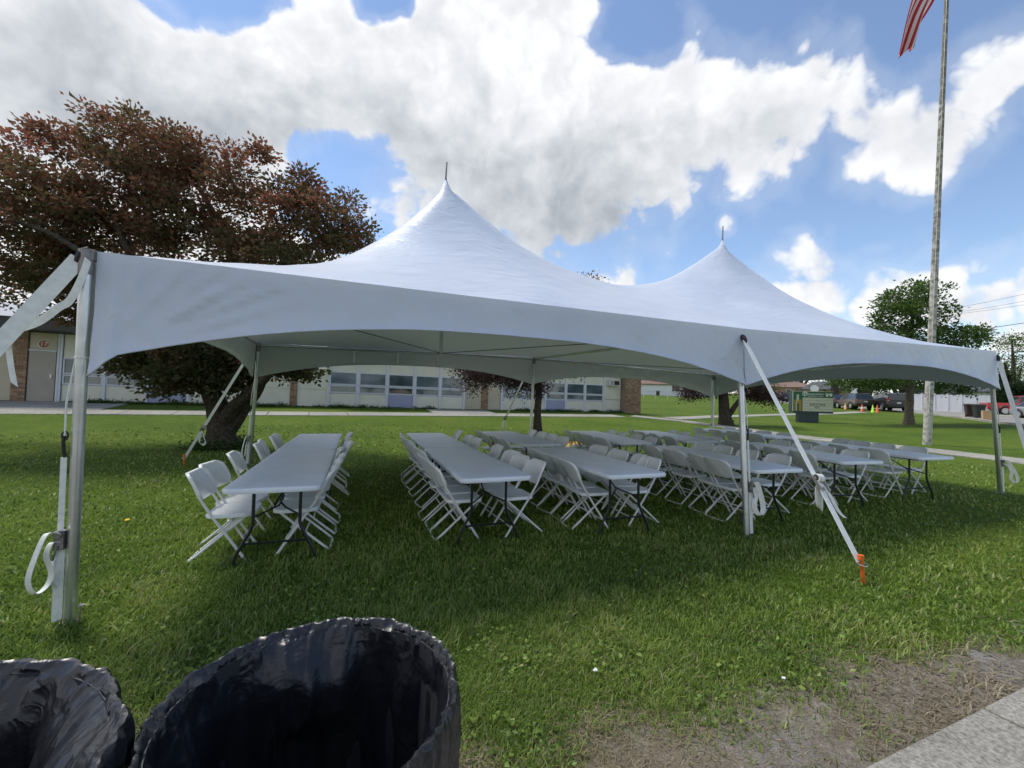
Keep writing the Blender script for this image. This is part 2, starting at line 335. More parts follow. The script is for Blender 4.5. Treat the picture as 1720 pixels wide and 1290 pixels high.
def slab(x0, y0, x1, y1, x2, y2, x3, y3, zt, parent, m, up=.0, th=.12):
    q = [(x0, y0), (x1, y1), (x2, y2), (x3, y3)]; z = [zt(x, y)+up for x, y in q]; c = Vector((sum(a for a, _ in q)/4, sum(b for _, b in q)/4, 0))
    mb = MB(); top = [Vector((x, y, zz)) for (x, y), zz in zip(q, z)]; ins = [t+(Vector((c.x, c.y, t.z))-t).normalized()*.012 for t in top]
    v = [t+Vector((0, 0, -th)) for t in top]+[t+Vector((0, 0, -.008)) for t in top]+ins
    f = [(0, 1, 5, 4), (1, 2, 6, 5), (2, 3, 7, 6), (3, 0, 4, 7), (4, 5, 9, 8), (5, 6, 10, 9), (6, 7, 11, 10), (7, 4, 8, 11), (8, 9, 10, 11)]
    mb.add(v, f, False); return mb.build('slab', m, parent)
walk = empty('sidewalk'); tag(walk, kind='structure')
JX = 4.667
xs_j = [JX+1.6*i for i in range(-10, 12)]
for k in range(len(xs_j)-1):
    for row in range(1):
        x0, x1 = xs_j[k]+.006, xs_j[k+1]-.006; y1 = -2.545; y0 = y1-1.62
        dz = .004*((k*7) % 3-1)
        slab(x0, y0, x1, y0, x1, y1, x0, y1, lambda x, y: .035+dz, walk, M['walk'], 0, .16)
def strip(name, pts, width, step, m, up=.03, piece=True):
    o = empty(name); tag(o, kind='structure'); P = [Vector(p).to_2d() for p in pts]
    # resample
    L = [0]
    for a, b in zip(P, P[1:]): L.append(L[-1]+(b-a).length)
    n = max(1, int(L[-1]/step)); Q = []
    for i in range(n+1):
        s = L[-1]*i/n; k = max(j for j in range(len(P)-1) if L[j] <= s+1e-9); Q.append(P[k].lerp(P[k+1], (s-L[k])/(L[k+1]-L[k])))
    W = []
    for i in range(n+1):
        t = (Q[min(i+1, n)]-Q[max(i-1, 0)]).normalized(); nn = Vector((-t.y, t.x)); W.append((Q[i]+nn*width/2, Q[i]-nn*width/2))
    if piece:
        for i in range(n):
            (a, b), (c, d) = W[i], W[i+1]; e = .012/step
            a2, c2 = a.lerp(c, e), c.lerp(a, e); b2, d2 = b.lerp(d, e), d.lerp(b, e)
            slab(b2.x, b2.y, d2.x, d2.y, c2.x, c2.y, a2.x, a2.y, lambda x, y: tz(x, y), o, m, up+.006*((i*5) % 3-1)*.3)
    return o, W
W2 = lambda px, py: gnd(px, py).to_2d()
strip('building_path', [(-18, 15.5), (-14, 15.7), (1, 16.4), (17.2, 17.6)], 1.25, 1.5, M['path'])
pB = [W2(1062, 699), W2(1150, 708), W2(1230, 719), W2(1330, 733), W2(1430, 744), W2(1560, 757), W2(1720, 776), W2(1900, 800)]
strip('garden_path', pB, 1.25, 1.5, M['path'], .034)
strip('road_path', [W2(1128, 703.5), W2(1200, 700), W2(1290, 697.5), W2(1390, 695.5), W2(1450, 692.5)], 1.2, 1.5, M['path'], .039)
strip('door_apron', [(7.6, 17.4), (7.6, 19.2)], 3.4, 1.8, M['path'], .046)
for k_ in range(6): strip('door_apron', [(-15.2+1.55*k_, 16.35), (-15.2+1.55*k_, 19.15)], 1.53, 1.4, M['path'], .036)
# road: curving up to the left, ribbon draped on the terrain with a kerb along its near side
RC = smooth_path([(20, -14, 0), (30, -.5, 0), (38.8, 8.2, 0), (49.8, 17.3, 0), (59.7, 31, 0), (78.4, 51.6, 0), (110, 85, 0), (150, 125, 0)], 8)
def build_road():
    W = []
    for i, p in enumerate(RC):
        t = (RC[min(i+1, len(RC)-1)]-RC[max(i-1, 0)]).to_2d().normalized(); nn = Vector((t.y, -t.x)); W.append((p.to_2d(), nn))
    mb = MB(); ks = [.32, 2, 4, 6, 8, 9.4]; v = []
    for p, nn in W:
        for k in ks: q = p+nn*k; v.append((q.x, q.y, tz(q.x, q.y)+.045))
    n = len(ks); mb.add(v, [(i*n+j, i*n+j+1, (i+1)*n+j+1, (i+1)*n+j) for i in range(len(W)-1) for j in range(n-1)]); o = mb.build('road', M['road']); tag(o, kind='structure')
    kb = empty('kerb'); tag(kb, kind='structure')
    for i in range(len(W)-1):
        (p, a), (q, b) = W[i], W[i+1]; p0, p1, q0, q1 = p, p+a*.3, q, q+b*.3
        slab(p1.x, p1.y, q1.x, q1.y, q0.x, q0.y, p0.x, p0.y, tz, kb, M['path'], .13, .25)
build_road()
# driveway with carts and truck, on the far side of the road
dv = MB(); D0 = [(50, 9.5), (58, 17.5), (72, 12), (64, 2)]
gridp = [[Vector(D0[0]).lerp(Vector(D0[1]), i/6).lerp(Vector(D0[3]).lerp(Vector(D0[2]), i/6), j/6) for j in range(7)] for i in range(7)]
dv.add([(p.x, p.y, tz(p.x, p.y)+.065) for r_ in gridp for p in r_], [(i*7+j, i*7+j+1, (i+1)*7+j+1, (i+1)*7+j) for i in range(6) for j in range(6)])
tag(dv.build('driveway', M['path']), kind='structure')

# ------------------------------------------------------------------ tent
def fabric_material():
    m = bpy.data.materials.new('tent_vinyl'); m.use_nodes = True; nt = m.node_tree; L = nt.links; b = nt.nodes['Principled BSDF']
    b.inputs['Roughness'].default_value = .33; b.inputs['Specular IOR Level'].default_value = .5
    P = nt.nodes.new('ShaderNodeTexCoord').outputs['Object']
    n = nt.nodes.new('ShaderNodeTexNoise'); L.new(P, n.inputs['Vector']); n.inputs['Scale'].default_value = 1.4; n.inputs['Detail'].default_value = 7
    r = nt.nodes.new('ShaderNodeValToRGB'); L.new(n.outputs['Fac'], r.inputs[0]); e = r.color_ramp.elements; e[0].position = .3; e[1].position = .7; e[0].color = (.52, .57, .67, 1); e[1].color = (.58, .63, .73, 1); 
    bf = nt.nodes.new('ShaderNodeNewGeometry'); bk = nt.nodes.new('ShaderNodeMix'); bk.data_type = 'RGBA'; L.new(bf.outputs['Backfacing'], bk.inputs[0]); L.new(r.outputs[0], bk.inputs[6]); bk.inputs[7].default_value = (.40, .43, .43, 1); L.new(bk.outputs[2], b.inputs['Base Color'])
    mp = nt.nodes.new('ShaderNodeMapping'); L.new(P, mp.inputs[0]); mp.inputs['Scale'].default_value = (1.0, 2.2, 1.6); mp.inputs['Rotation'].default_value = (.3, .5, .6)
    n2 = nt.nodes.new('ShaderNodeTexNoise'); L.new(mp.outputs[0], n2.inputs['Vector']); n2.inputs['Scale'].default_value = 2.2; n2.inputs['Detail'].default_value = 4; n2.inputs['Distortion'].default_value = 1.2; n2.inputs['Roughness'].default_value = .5
    n3 = nt.nodes.new('ShaderNodeTexNoise'); L.new(P, n3.inputs['Vector']); n3.inputs['Scale'].default_value = 14; n3.inputs['Detail'].default_value = 3; n3.inputs['Distortion'].default_value = 2.
    ad = nt.nodes.new('ShaderNodeMath'); ad.operation = 'MULTIPLY_ADD'; L.new(n3.outputs['Fac'], ad.inputs[0]); ad.inputs[1].default_value = .10; L.new(n2.outputs['Fac'], ad.inputs[2])
    bp = nt.nodes.new('ShaderNodeBump'); bp.inputs['Strength'].default_value = .45; bp.inputs['Distance'].default_value = .035; L.new(ad.outputs[0], bp.inputs['Height']); L.new(bp.outputs[0], b.inputs['Normal'])
    tr = nt.nodes.new('ShaderNodeBsdfTranslucent'); tr.inputs[0].default_value = (.62, .68, .66, 1); mx = nt.nodes.new('ShaderNodeMixShader'); mx.inputs[0].default_value = .06
    L.new(b.outputs[0], mx.inputs[1]); L.new(tr.outputs[0], mx.inputs[2]); L.new(mx.outputs[0], nt.nodes['Material Output'].inputs[0]); return m
M['vinyl'] = fabric_material()
SP = 6.096
def depth_of(p): return float((np.array(p)-CAM)@CF)
def pin(px, py, guess): return at(px, py, depth_of(guess))
TOPS = [[pin(166, 427, (0, 0, 2.45)), pin(1247, 554, (SP, 0, 2.45)), pin(1671, 591, (2*SP, 0, 2.45))],
        [pin(432, 577, (0, SP, 2.45)), pin(896, 601, (SP, SP, 2.45)), pin(1197, 630, (2*SP, SP, 2.45))]]
FEET = [[gnd(117, 1049), gnd(1258, 902), gnd(1680, 829)], [gnd(420, 781), Vector((6.05, 6.1, 0)), Vector((12.2, 6.1, 0))]]
tent = thing('party_tent', 'large white twin-peaked frame tent with scalloped valance on silver poles', 'tent', (6.1, 3.05, 0))
OFF = Vector((-6.1, -3.05, 0))
def part(mb, name, mat_, parent=None, auto=40):
    o = mb.build(name, mat_, parent or tent, auto); return o
def loc(v): return Vector(v)+OFF
PEAK = 5.03; HIP_T = [0, .1, .25, .4, .5, .6, .75, .9, .97, 1]; HIP = [0, .04, .095, .165, .24, .345, .54, .783, .907, 1]
HIPM = [0, .05, .14, .22, .30, .39, .57, .80, .92, 1]; RID = [.47, .475, .50, .55, .595, .655, .775, .9, .965, 1]
def canopy_heights(nx, ny):
    H = np.zeros((ny, nx)); fix = np.zeros((ny, nx), bool); fix[0] = fix[-1] = True; fix[:, 0] = fix[:, -1] = True
    h = (nx-1)//4; jy = (ny-1)//2
    def setp(i, j, v): H[j, i] = v; fix[j, i] = True
    for k in range(h+1):
        t = k/h
        for (ax, prof) in ((0, HIP), (2*h, HIPM)):
            v = np.interp(t, HIP_T, prof); sgn = 1 if ax == 0 else -1
            for jj in (k, ny-1-k):
                setp(ax+sgn*k, jj, v); setp(nx-1-(ax+sgn*k), jj, v)
        v = np.interp(t, HIP_T, RID); setp(2*h-k, jy, v); setp(2*h+k, jy, v)
    free = ~fix
    H[free] = .3
    for it in range(2600):
        A = np.zeros_like(H); A[1:-1, 1:-1] = .25*(H[:-2, 1:-1]+H[2:, 1:-1]+H[1:-1, :-2]+H[1:-1, 2:]); H = np.where(free, A, H)
    pk = np.zeros_like(fix); pk[jy, h] = pk[jy, 3*h] = True; pk[0] = pk[-1] = True; pk[:, 0] = pk[:, -1] = True
    for it in range(5):
        A = H.copy(); A[1:-1, 1:-1] = .5*H[1:-1, 1:-1]+.125*(H[:-2, 1:-1]+H[2:, 1:-1]+H[1:-1, :-2]+H[1:-1, 2:]); H = np.where(pk, H, A)
    return H
def eave(s, t):
    """s in 0..2 along the front, t in 0..1 to the back -> point on the eave surface"""
    i = min(int(s), 1); a = s-i
    return TOPS[0][i].lerp(TOPS[0][i+1], a).lerp(TOPS[1][i].lerp(TOPS[1][i+1], a), t)
NX, NY = 121, 61
HH = canopy_heights(NX, NY); mb = MB(); vv = []
for j in range(NY):
    for i in range(NX):
        s, t = 2*i/(NX-1), j/(NY-1); p = eave(s, t); z = HH[j, i]*(PEAK-2.45)
        if 0 < i < NX-1 and 0 < j < NY-1: z += .016*noise.noise(Vector((p.x*1.6, p.y*1.9, 3)))+.008*noise.noise(Vector((p.x*2+p.y*3, p.y*7-p.x*5, 9)))*min(1, HH[j, i]*4+.2)
        vv.append(loc((p.x, p.y, p.z+z+.012)))
mb.add(vv, [(j*NX+i, j*NX+i+1, (j+1)*NX+i+1, (j+1)*NX+i) for j in range(NY-1) for i in range(NX-1)])
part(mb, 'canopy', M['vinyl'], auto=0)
def valance(P0, P1, out, d0=.70, d1=.70, folds=0., seed=0):
    n, k = (200 if folds else 110), 16; v = []
    for i in range(n+1):
        u = i/n; e = abs(2*u-1)**2.5; dd = .33+(d0-.33 if u < .5 else d1-.33)*e
        dd += .10*max(0, 1-u/.025)*(1 if folds else 0); p = P0.lerp(P1, u)
        for j in range(k+1):
            q = j/k; d = dd*q; along = (P1-P0).length*u
            w_ = .022*noise.noise(Vector((along*2.2+d*2.5, d*2.-along*.4, seed)))*q+.010*noise.noise(Vector((along*7-d*9, d*4, seed+5)))*q**.6+.004*noise.noise(Vector((along*16-d*17, d*9, seed+8)))
            if folds:   # drag folds fanning from the lower end of the corner
                r_ = math.hypot(along, d-d0); ang = math.atan2(d0-d, along+1e-4)
                fan = sum(h_*math.exp(-((ang-a_)/wd_)**2)*math.exp(-((r_-r0_)/rl_)**2) for a_, wd_, h_, r0_, rl_ in ((.30, .03, .7, .75, .3), (.42, .035, 1., .8, .35), (.54, .03, .8, .95, .3), (.66, .04, 1.1, .75, .3), (.80, .035, .7, .85, .25), (.97, .05, .8, .6, .25), (1.2, .05, .6, .55, .2)))
                w_ += folds*(fan+.9*math.exp(-((along-.10)/.035)**2)*(.4+q)+.6*math.exp(-((along-.22)/.03)**2)*(1-q)*q*3)
            w_ += .02*q*q+.022*q**9
            v.append(loc(p+out*(.022+w_)+Vector((0, 0, .012-d))))
    fl_ = (Vector((0, 0, -1)).cross(P1-P0)).dot(out) < 0
    mb = MB(); mb.add(v, [(q_[::-1] if fl_ else q_) for q_ in ((i*(k+1)+j, i*(k+1)+j+1, (i+1)*(k+1)+j+1, (i+1)*(k+1)+j) for i in range(n) for j in range(k))])
    # stitched hem: a thin rolled edge
    mb.tube([v[i*(k+1)+k] for i in range(n+1)], .006, 5)
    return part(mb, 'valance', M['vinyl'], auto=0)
FRT, BCK, LFT, RGT = Vector((0, -1, 0)), Vector((0, 1, 0)), Vector((-1, 0, 0)), Vector((1, 0, 0))
valance(TOPS[0][0], TOPS[0][1], FRT, .73, .68, .021, 1); valance(TOPS[0][1], TOPS[0][2], FRT, .68, .67, 0, 2)
valance(TOPS[1][0], TOPS[1][1], BCK, .68, .68, 0, 3); valance(TOPS[1][1], TOPS[1][2], BCK, .68, .68, 0, 4)
valance(TOPS[0][0], TOPS[1][0], LFT, .70, .68, 0, 5); valance(TOPS[0][2], TOPS[1][2], RGT, .67, .68, 0, 6)
LEGTOP = {}
for a in (0, 1):
    for b in (0, 1, 2):
        top = TOPS[a][b]+Vector((0, .05 if a == 0 else -.05, -.03)); f = FEET[a][b]
        if (a, b) == (0, 0): top = TOPS[0][0]+Vector((-.047, -.035, -.02))
        if (a, b) == (0, 2): top += Vector((-.035, 0, 0))
        if (a, b) == (1, 0): top += Vector((.03, 0, 0))
        if (a, b) == (0, 1): f = f+Vector((0, .03, 0))
        LEGTOP[a, b] = (top, f); d = (f-top).normalized()
        mb = MB(); mb.tube([loc(top), loc(f+Vector((0, 0, .015)))], .033, 16); mb.tube([loc(top+d*1.15), loc(top+d*1.16)], .0345, 16)
        lg = part(mb, 'leg', M['alu'])
        mb = MB(); mb.box(loc(f+Vector((0, 0, .004))), (.10, .10, .01)); part(mb, 'base_plate', M['dark_metal'], lg)
        mb = MB(); mb.tube([loc(top-d*.03), loc(top+d*.13)], .041, 12); mb.box(loc(top+Vector((.012, .01, 0))), (.065, .065, .07)); part(mb, 'corner_bracket', M['dark_metal'])
def rail(P0, P1, off):
    mb = MB(); mb.tube([loc(P0+off), loc(P1+off)], .027, 10); part(mb, 'rail', M['alu'])
for a, o_ in ((0, Vector((0, .05, -.03))), (1, Vector((0, -.05, -.03)))):
    for b in (0, 1): rail(TOPS[a][b], TOPS[a][b+1], o_)
rail(TOPS[0][0], TOPS[1][0], Vector((.04, 0, -.03))); rail(TOPS[0][2], TOPS[1][2], Vector((-.04, 0, -.03))); rail(TOPS[0][1], TOPS[1][1], Vector((0, 0, -.03)))
for k in (0, 1):
    c = eave(k+.5, .5); base = Vector((c.x, c.y, 2.17)); mb = MB()
    tp = at(*((757, 276), (1202.5, 375))[k], depth_of(c)); mb.tube([loc(base), loc(Vector((c.x, c.y, 4.9)))], .03, 10); part(mb, 'mast', M['alu'])
    mb = MB(); mb.tube([loc(Vector((c.x, c.y, PEAK-.1))), loc(Vector((c.x, c.y, PEAK+.05))), loc(Vector((c.x+.01, c.y, PEAK+(.30, .31)[k])))], [.03, .014, .011], 8); part(mb, 'peak_spike', M['dark_metal'])
    for q in (TOPS[0][k], TOPS[0][k+1], TOPS[1][k], TOPS[1][k+1]):
        mb = MB(); mb.tube([loc(base+Vector((0, 0, .05))), loc(q+Vector((0, 0, -.05)))], .007, 5); part(mb, 'cable', M['dark_metal'])
for k in (0, 1):      # webbing tabs that tie the back valance to the rail
    for u in (.3, .45, .6):
        p = TOPS[1][k].lerp(TOPS[1][k+1], u); mb = MB(); mb.ribbon([loc(p+Vector((0, -.022, -.02))), loc(p+Vector((0, -.006, -.3)))], (1, 0, 0), .04); part(mb, 'tie_tab', M['web'])
# ------------------------------------------------------------------ guy straps, stakes, leg straps
def stake(p, label, lean=(0, 0, 0), h=.24):
    t = thing('ground_stake', label, 'stake', p, 0, 'orange tent stakes'); L_ = Vector(lean)
    mb = MB(); mb.tube([(0, 0, -.08), L_*h*.8+Vector((0, 0, h*.8)), L_*h+Vector((0, 0, h))], .016, 10); mb.build('shaft', M['orange'], t)
    mb = MB(); mb.tube([L_*h+Vector((0, 0, h-.035)), L_*h+Vector((0, 0, h+.004))], .024, 10); mb.build('stake_head', M['orange'], t)
    mb = MB(); c = L_*h*.8+Vector((0, 0, h*.72)); mb.tube([c+Vector((.04*math.cos(a), .04*math.sin(a), .01*math.sin(a))) for a in np.linspace(0, 2*math.pi, 14)], .005, 5); mb.build('ring', M['steel'], t)
    return Vector(p)+L_*h+Vector((0, 0, h*.75))
def guy(a, b, side, label, frac=.72, tail=None, w=.085, loop=1.):
    a = Vector(a); b = Vector(b); t = thing('guy_strap', label, 'strap', b, 0, 'white webbing guy straps')
    lo = lambda v: Vector(v)-b
    r = a.lerp(b, frac); d = (b-a).normalized(); sd = Vector(side) if side else d.cross((a+b)/2-Vector(CAM)).normalized(); sd = (sd-d*sd.dot(d)).normalized(); up = sd.cross(d); up = up if up.z > 0 else -up
    mb = MB(); mb.ribbon([lo(a+d*.06), lo(a.lerp(r, .5)), lo(r)], sd, w, .004); mb.build('upper_webbing', M['web'], t)
    mb = MB(); mb.ribbon([lo(r+d*.04), lo(b)], sd, w, .004); mb.build('lower_webbing', M['web'], t)
    mb = MB(); mb.tube([lo(a-d*.03), lo(a), lo(a+d*.05), lo(a+d*.09)], [.012, .030, .030, .012], 8); mb.build('hook', M['black'], t)
    q = MB(); X = Matrix((sd, d, up)).transposed()
    q.box(lo(r+d*.04), (w*1.15, .15, .012), 0, X); q.tube([lo(r-sd*w*.7+up*.02), lo(r+sd*w*.7+up*.02)], .013, 8); q.tube([lo(r-sd*w*.6+up*.012), lo(r-sd*w*.6+d*.14+up*.03)], .006, 6); q.tube([lo(r+sd*w*.6+up*.012), lo(r+sd*w*.6+d*.14+up*.03)], .006, 6)
    q.build('ratchet', M['dark_metal'], t)
    mb = MB(); c = r+up*.025; mb.ribbon([lo(c+d*.05*math.cos(x)*.7+up*.03*math.sin(x)) for x in np.linspace(0, 2*math.pi, 13)], sd, w*1.1, .006); mb.build('webbing_coil', M['web'], t)
    z = Vector((0, 0, 1)); s2 = Vector((sd.x*.6-d.x*.5, sd.y*.6-d.y*.5, 0)).normalized(); k = loop
    mb = MB(); pts = smooth_path([r+d*.05+up*.02, r+d*.05-z*.10*k-s2*.03, r+d*.06-z*.24*k-s2*.045, r+d*.06-z*.31*k+s2*.01, r+d*.06-z*.26*k+s2*.06, r+d*.07-z*.13*k+s2*.03, r+d*.07-z*.02], 5)
    mb.ribbon([lo(p) for p in pts], (sd*.75+d*.5), w*.9, .003); mb.build('webbing_loop', M['web'], t)
    if tail:
        mb = MB(); mb.ribbon([lo(p) for p in smooth_path(tail, 5)], (sd*.6+d*.4+Vector((0, 0, .3))), [w*.5]*(5*(len(tail)-1)+1), .003); mb.build('loose_end', M['web'], t)
    return r
tl = lambda a, b: TOPS[a][b]
sFM = gnd(1452, 984); aFM = pin(1248, 566, (SP, -.06, 2.4)); hFM = stake(sFM, 'orange steel stake holding the strap in front of the middle tent pole', (-.1, .06, 0), .25)
bFM = Vector((sFM.x-.035, sFM.y+.02, .19)); rr = aFM.lerp(bFM, .7)
guy(aFM, bFM, (1, .15, .0), 'taut white webbing strap crossing in front of the middle front tent pole', .70, [rr+Vector((0.02, 0, .01)), rr+Vector((.11, -.05, -.14)), rr+Vector((.17, -.10, -.30)), rr+Vector((.22, -.13, -.36))], .085, .75)
aFR = TOPS[0][2]+Vector((.03, -.02, -.08)); pFR = at(1720, 741, depth_of(TOPS[0][2])-.55); dFR = (pFR-aFR).normalized(); kF = (aFR.z-.2)/-dFR.z; sFR = aFR+dFR*kF
guy(aFR, sFR, None, 'white webbing strap running down from the far right tent corner', .82, None, .06); stake((sFR.x, sFR.y, 0), 'orange stake beyond the far right tent corner')
aFL = TOPS[0][0]+Vector((-.05, -.04, .0)); pFL = at(-2, 578, depth_of(TOPS[0][0])-.30); dFL = (pFL-aFL).normalized(); sFL = aFL+dFL*((aFL.z-.2)/-dFL.z)
fl = lambda px, py, dz: at(px, py, dz)
zf = depth_of(aFL)
guy(aFL, sFL, (.75, .2, .62), 'broad white strap slanting off the front left tent corner with a trailing loose end', .80, [fl(148, 436, zf-.02), fl(136, 470, zf-.04), fl(117, 505, zf-.06), fl(98, 517, zf-.08), fl(64, 541, zf-.12), fl(22, 556, zf-.2), fl(10, 562, zf-.22), fl(15, 590, zf-.2), fl(18, 612, zf-.2), fl(24, 646, zf-.2)], .09)
stake((sFL.x, sFL.y, 0), 'orange stake out beside the front left tent corner')
sBL = gnd(309, 782); stake(sBL, 'orange stake on the grass beside the big dark tree trunk', (.0, 0, 0), .22)
guy(TOPS[1][0]+Vector((-.06, .05, -.06)), sBL+Vector((0.02, 0, .18)), None, 'white strap slanting down past the big dark tree trunk', .73, None, .05)
sBM = Vector((5.62, 7.6, tz(5.62, 7.6))); stake(sBM, 'orange stake behind the middle back tent pole'); guy(TOPS[1][1]+Vector((0, .06, -.06)), sBM+Vector((0, 0, .18)), None, 'thin white strap behind the middle back tent pole', .66, None, .045)
sBR = Vector((13.25, 7.1, tz(13.25, 7.1))); stake(sBR, 'orange stake behind the back right tent pole'); guy(TOPS[1][2]+Vector((.05, .05, -.06)), sBR+Vector((0, 0, .18)), None, 'thin white strap beside the back right tent pole', .72, None, .045)

def leg_strap(a, b, off, label, loops, side):
    top, f = LEGTOP[a, b]; off = Vector(off); t = thing('leg_strap', label, 'strap', f, 0, 'white straps tied along the tent poles'); lo = lambda v: Vector(v)-f
    P = lambda z: f.lerp(top, (z-f.z)/(top.z-f.z))+off
    mb = MB(); mb.tube([lo(P(1.78)-off*.6), lo(P(1.45)), lo(P(1.22))], .006, 6); mb.tube([lo(P(1.75)+Vector((.035*math.cos(x), .035*math.sin(x), .0))-off) for x in np.linspace(0, 6.28, 12)], .005, 5); mb.build('cord', M['web'], t)
    mb = MB(); mb.tube([lo(P(1.24)), lo(P(1.20)+off*.1), lo(P(1.13)), lo(P(1.10)-off*.1)], .010, 6); mb.tube([lo(P(1.24)+Vector((.016*math.cos(x), 0, .03*math.sin(x)))) for x in np.linspace(0, 6.28, 10)], .005, 5); mb.build('hook', M['black'], t)
    mb = MB(); mb.ribbon([lo(P(1.1)), lo(P(.62))], side, .03, .004); mb.ribbon([lo(P(.50)), lo(P(.03)*1)], side, .048, .005); mb.ribbon([lo(P(.48)+off*.18), lo(P(.24)+off*.12)], side, .04, .006); mb.build('webbing', M['web'], t)
    mb = MB(); mb.box(lo(P(.56)), (.05, .045, .12)); mb.tube([lo(P(.6)-Vector((0, .04, 0))), lo(P(.6)+Vector((0, .04, 0)))], .022, 8); mb.tube([lo(P(.53)+Vector((0, -.03, 0))), lo(P(.44)+off*.3+Vector((0, -.03, 0)))], .007, 6); mb.build('ratchet', M['dark_metal'], t)
    o2 = off.normalized()
    for pts, wd in loops:
        q = smooth_path([P(z)+o2*x+Vector((0, y, 0)) for x, y, z in pts], 6); mb = MB(); mb.ribbon([lo(p) for p in q], (side[0]*.55-o2.y, side[1]*.4-.75, .25), wd, .003); mb.build('webbing_loop', M['web'], t)
LA = [([(0, -.02, .60), (.045, -.04, .62), (.085, -.04, .50), (.115, -.04, .34), (.085, -.04, .25), (.04, -.03, .28), (.02, -.03, .36), (.05, -.02, .47), (.035, -.01, .55), (0, 0, .54)], .056), ([(.0, .01, .52), (.03, .0, .42), (.035, .0, .32), (.01, 0, .25)], .04)]
leg_strap(0, 0, (-.058, -.02, 0), 'white ratchet strap looped beside the nearest left tent pole', LA, (1, .2, 0))
leg_strap(0, 1, (.058, -.02, 0), 'white ratchet strap looped beside the middle front tent pole', LA, (1, 0, 0))
leg_strap(0, 2, (.058, -.03, 0), 'white ratchet strap looped beside the far right front tent pole', [([(0, 0, .60), (.09, 0, .6), (.2, 0, .42), (.24, 0, .26), (.19, 0, .2), (.13, 0, .28), (.15, 0, .4), (.1, 0, .52), (0, 0, .54)], .05)], (1, 0, 0))
leg_strap(1, 0, (-.058, -.0, 0), 'white ratchet strap looped beside the back left tent pole', [([(0, 0, .62), (.05, 0, .6), (.09, 0, .4), (.1, 0, .22), (.05, 0, .2), (.04, 0, .4), (0, 0, .55)], .04)], (1, 0, 0))
pg = thing('ground_pin', 'galvanised steel pin with a flat head beside the nearest left tent pole', 'pin', gnd(131, 1050)); mb = MB(); mb.tube([(0, 0, -.05), (.01, 0, .12)], .007, 8); mb.tube([(.01, 0, .12), (.011, 0, .13)], .020, 10); mb.build('pin_shaft', M['steel'], pg)

# ------------------------------------------------------------------ tables
def make_table():
    t = empty('folding_table'); L_, W_ = 2.44, .76
    out = round_rect(W_, L_, .07, 6)
    def lay(ins, z): return lambda x, y: (x*(1-2*ins/W_), y*(1-2*ins/L_), z)
    mb = MB(); mb.rings(out, [lay(.03, .695), lay(.004, .695), lay(0, .705), lay(0, .728), lay(.004, .737), lay(.012, .741), lay(.05, .7402)]); tp = mb.build('tabletop', M['table'], t)
    mb = MB()
    for sx in (-1, 1): mb.tube([(sx*.30, -1.12, .685), (sx*.30, 1.12, .685)], .012, 6)
    mb.build('apron_rail', M['black_tube'], t)
    for sy in (-1, 1):
        y = sy*.93
        for sx in (-1, 1):
            mb = MB(); mb.tube(smooth_path([(sx*.19, y, .69), (sx*.19, y, .45), (sx*.195, y, .34), (sx*.25, y, .22), (sx*.31, y, .10), (sx*.335, y, .0)], 3), .0145, 8); mb.build('leg', M['black_tube'], t)
        mb = MB(); mb.tube([(-.275, y, .19), (.275, y, .19)], .011, 6); mb.build('crossbar', M['black_tube'], t); mb = MB(); mb.tube([(-.3, y, .685), (.3, y, .685)], .011, 6); mb.build('leg_bar', M['black_tube'], t)
        mb = MB(); mb.tube(smooth_path([(-.19, y, .42), (-.05, y-sy*.12, .47), (0, y-sy*.2, .50), (0, y-sy*.55, .68)], 3), .009, 6); mb.tube([(.19, y, .42), (.05, y-sy*.12, .47), (0, y-sy*.2, .50)], .009, 6); mb.build('brace', M['black_tube'], t)
    return t
ROWS = [  # x, y of the front left corner, turn; row name
    ('leftmost table row', [(.68, .456, -.041), (.78, 2.90, -.041)], (-.20, -.03)),
    ('second table row from the left', [(2.69, .35, -.033), (2.77, 2.80, -.033)], (-.07, -.10)),
    ('third table row from the left', [(4.25, .12, -.06), (4.47, 2.94, -.018)], (-.17, -.06)),
    ('fourth table row from the left', [(6.22, -.06, -.11), (6.38, 2.88, -.12)], (-.16, -.10)),
    ('fifth table row from the left', [(8.22, .16, -.2), (7.98, 2.86, -.2)], (-.15, -.10)),
    ('rightmost table row', [(10.08, .10, -.15), (10.86, 3.12, .0)], (-.15, -.1))]
table0 = make_table(); first = True
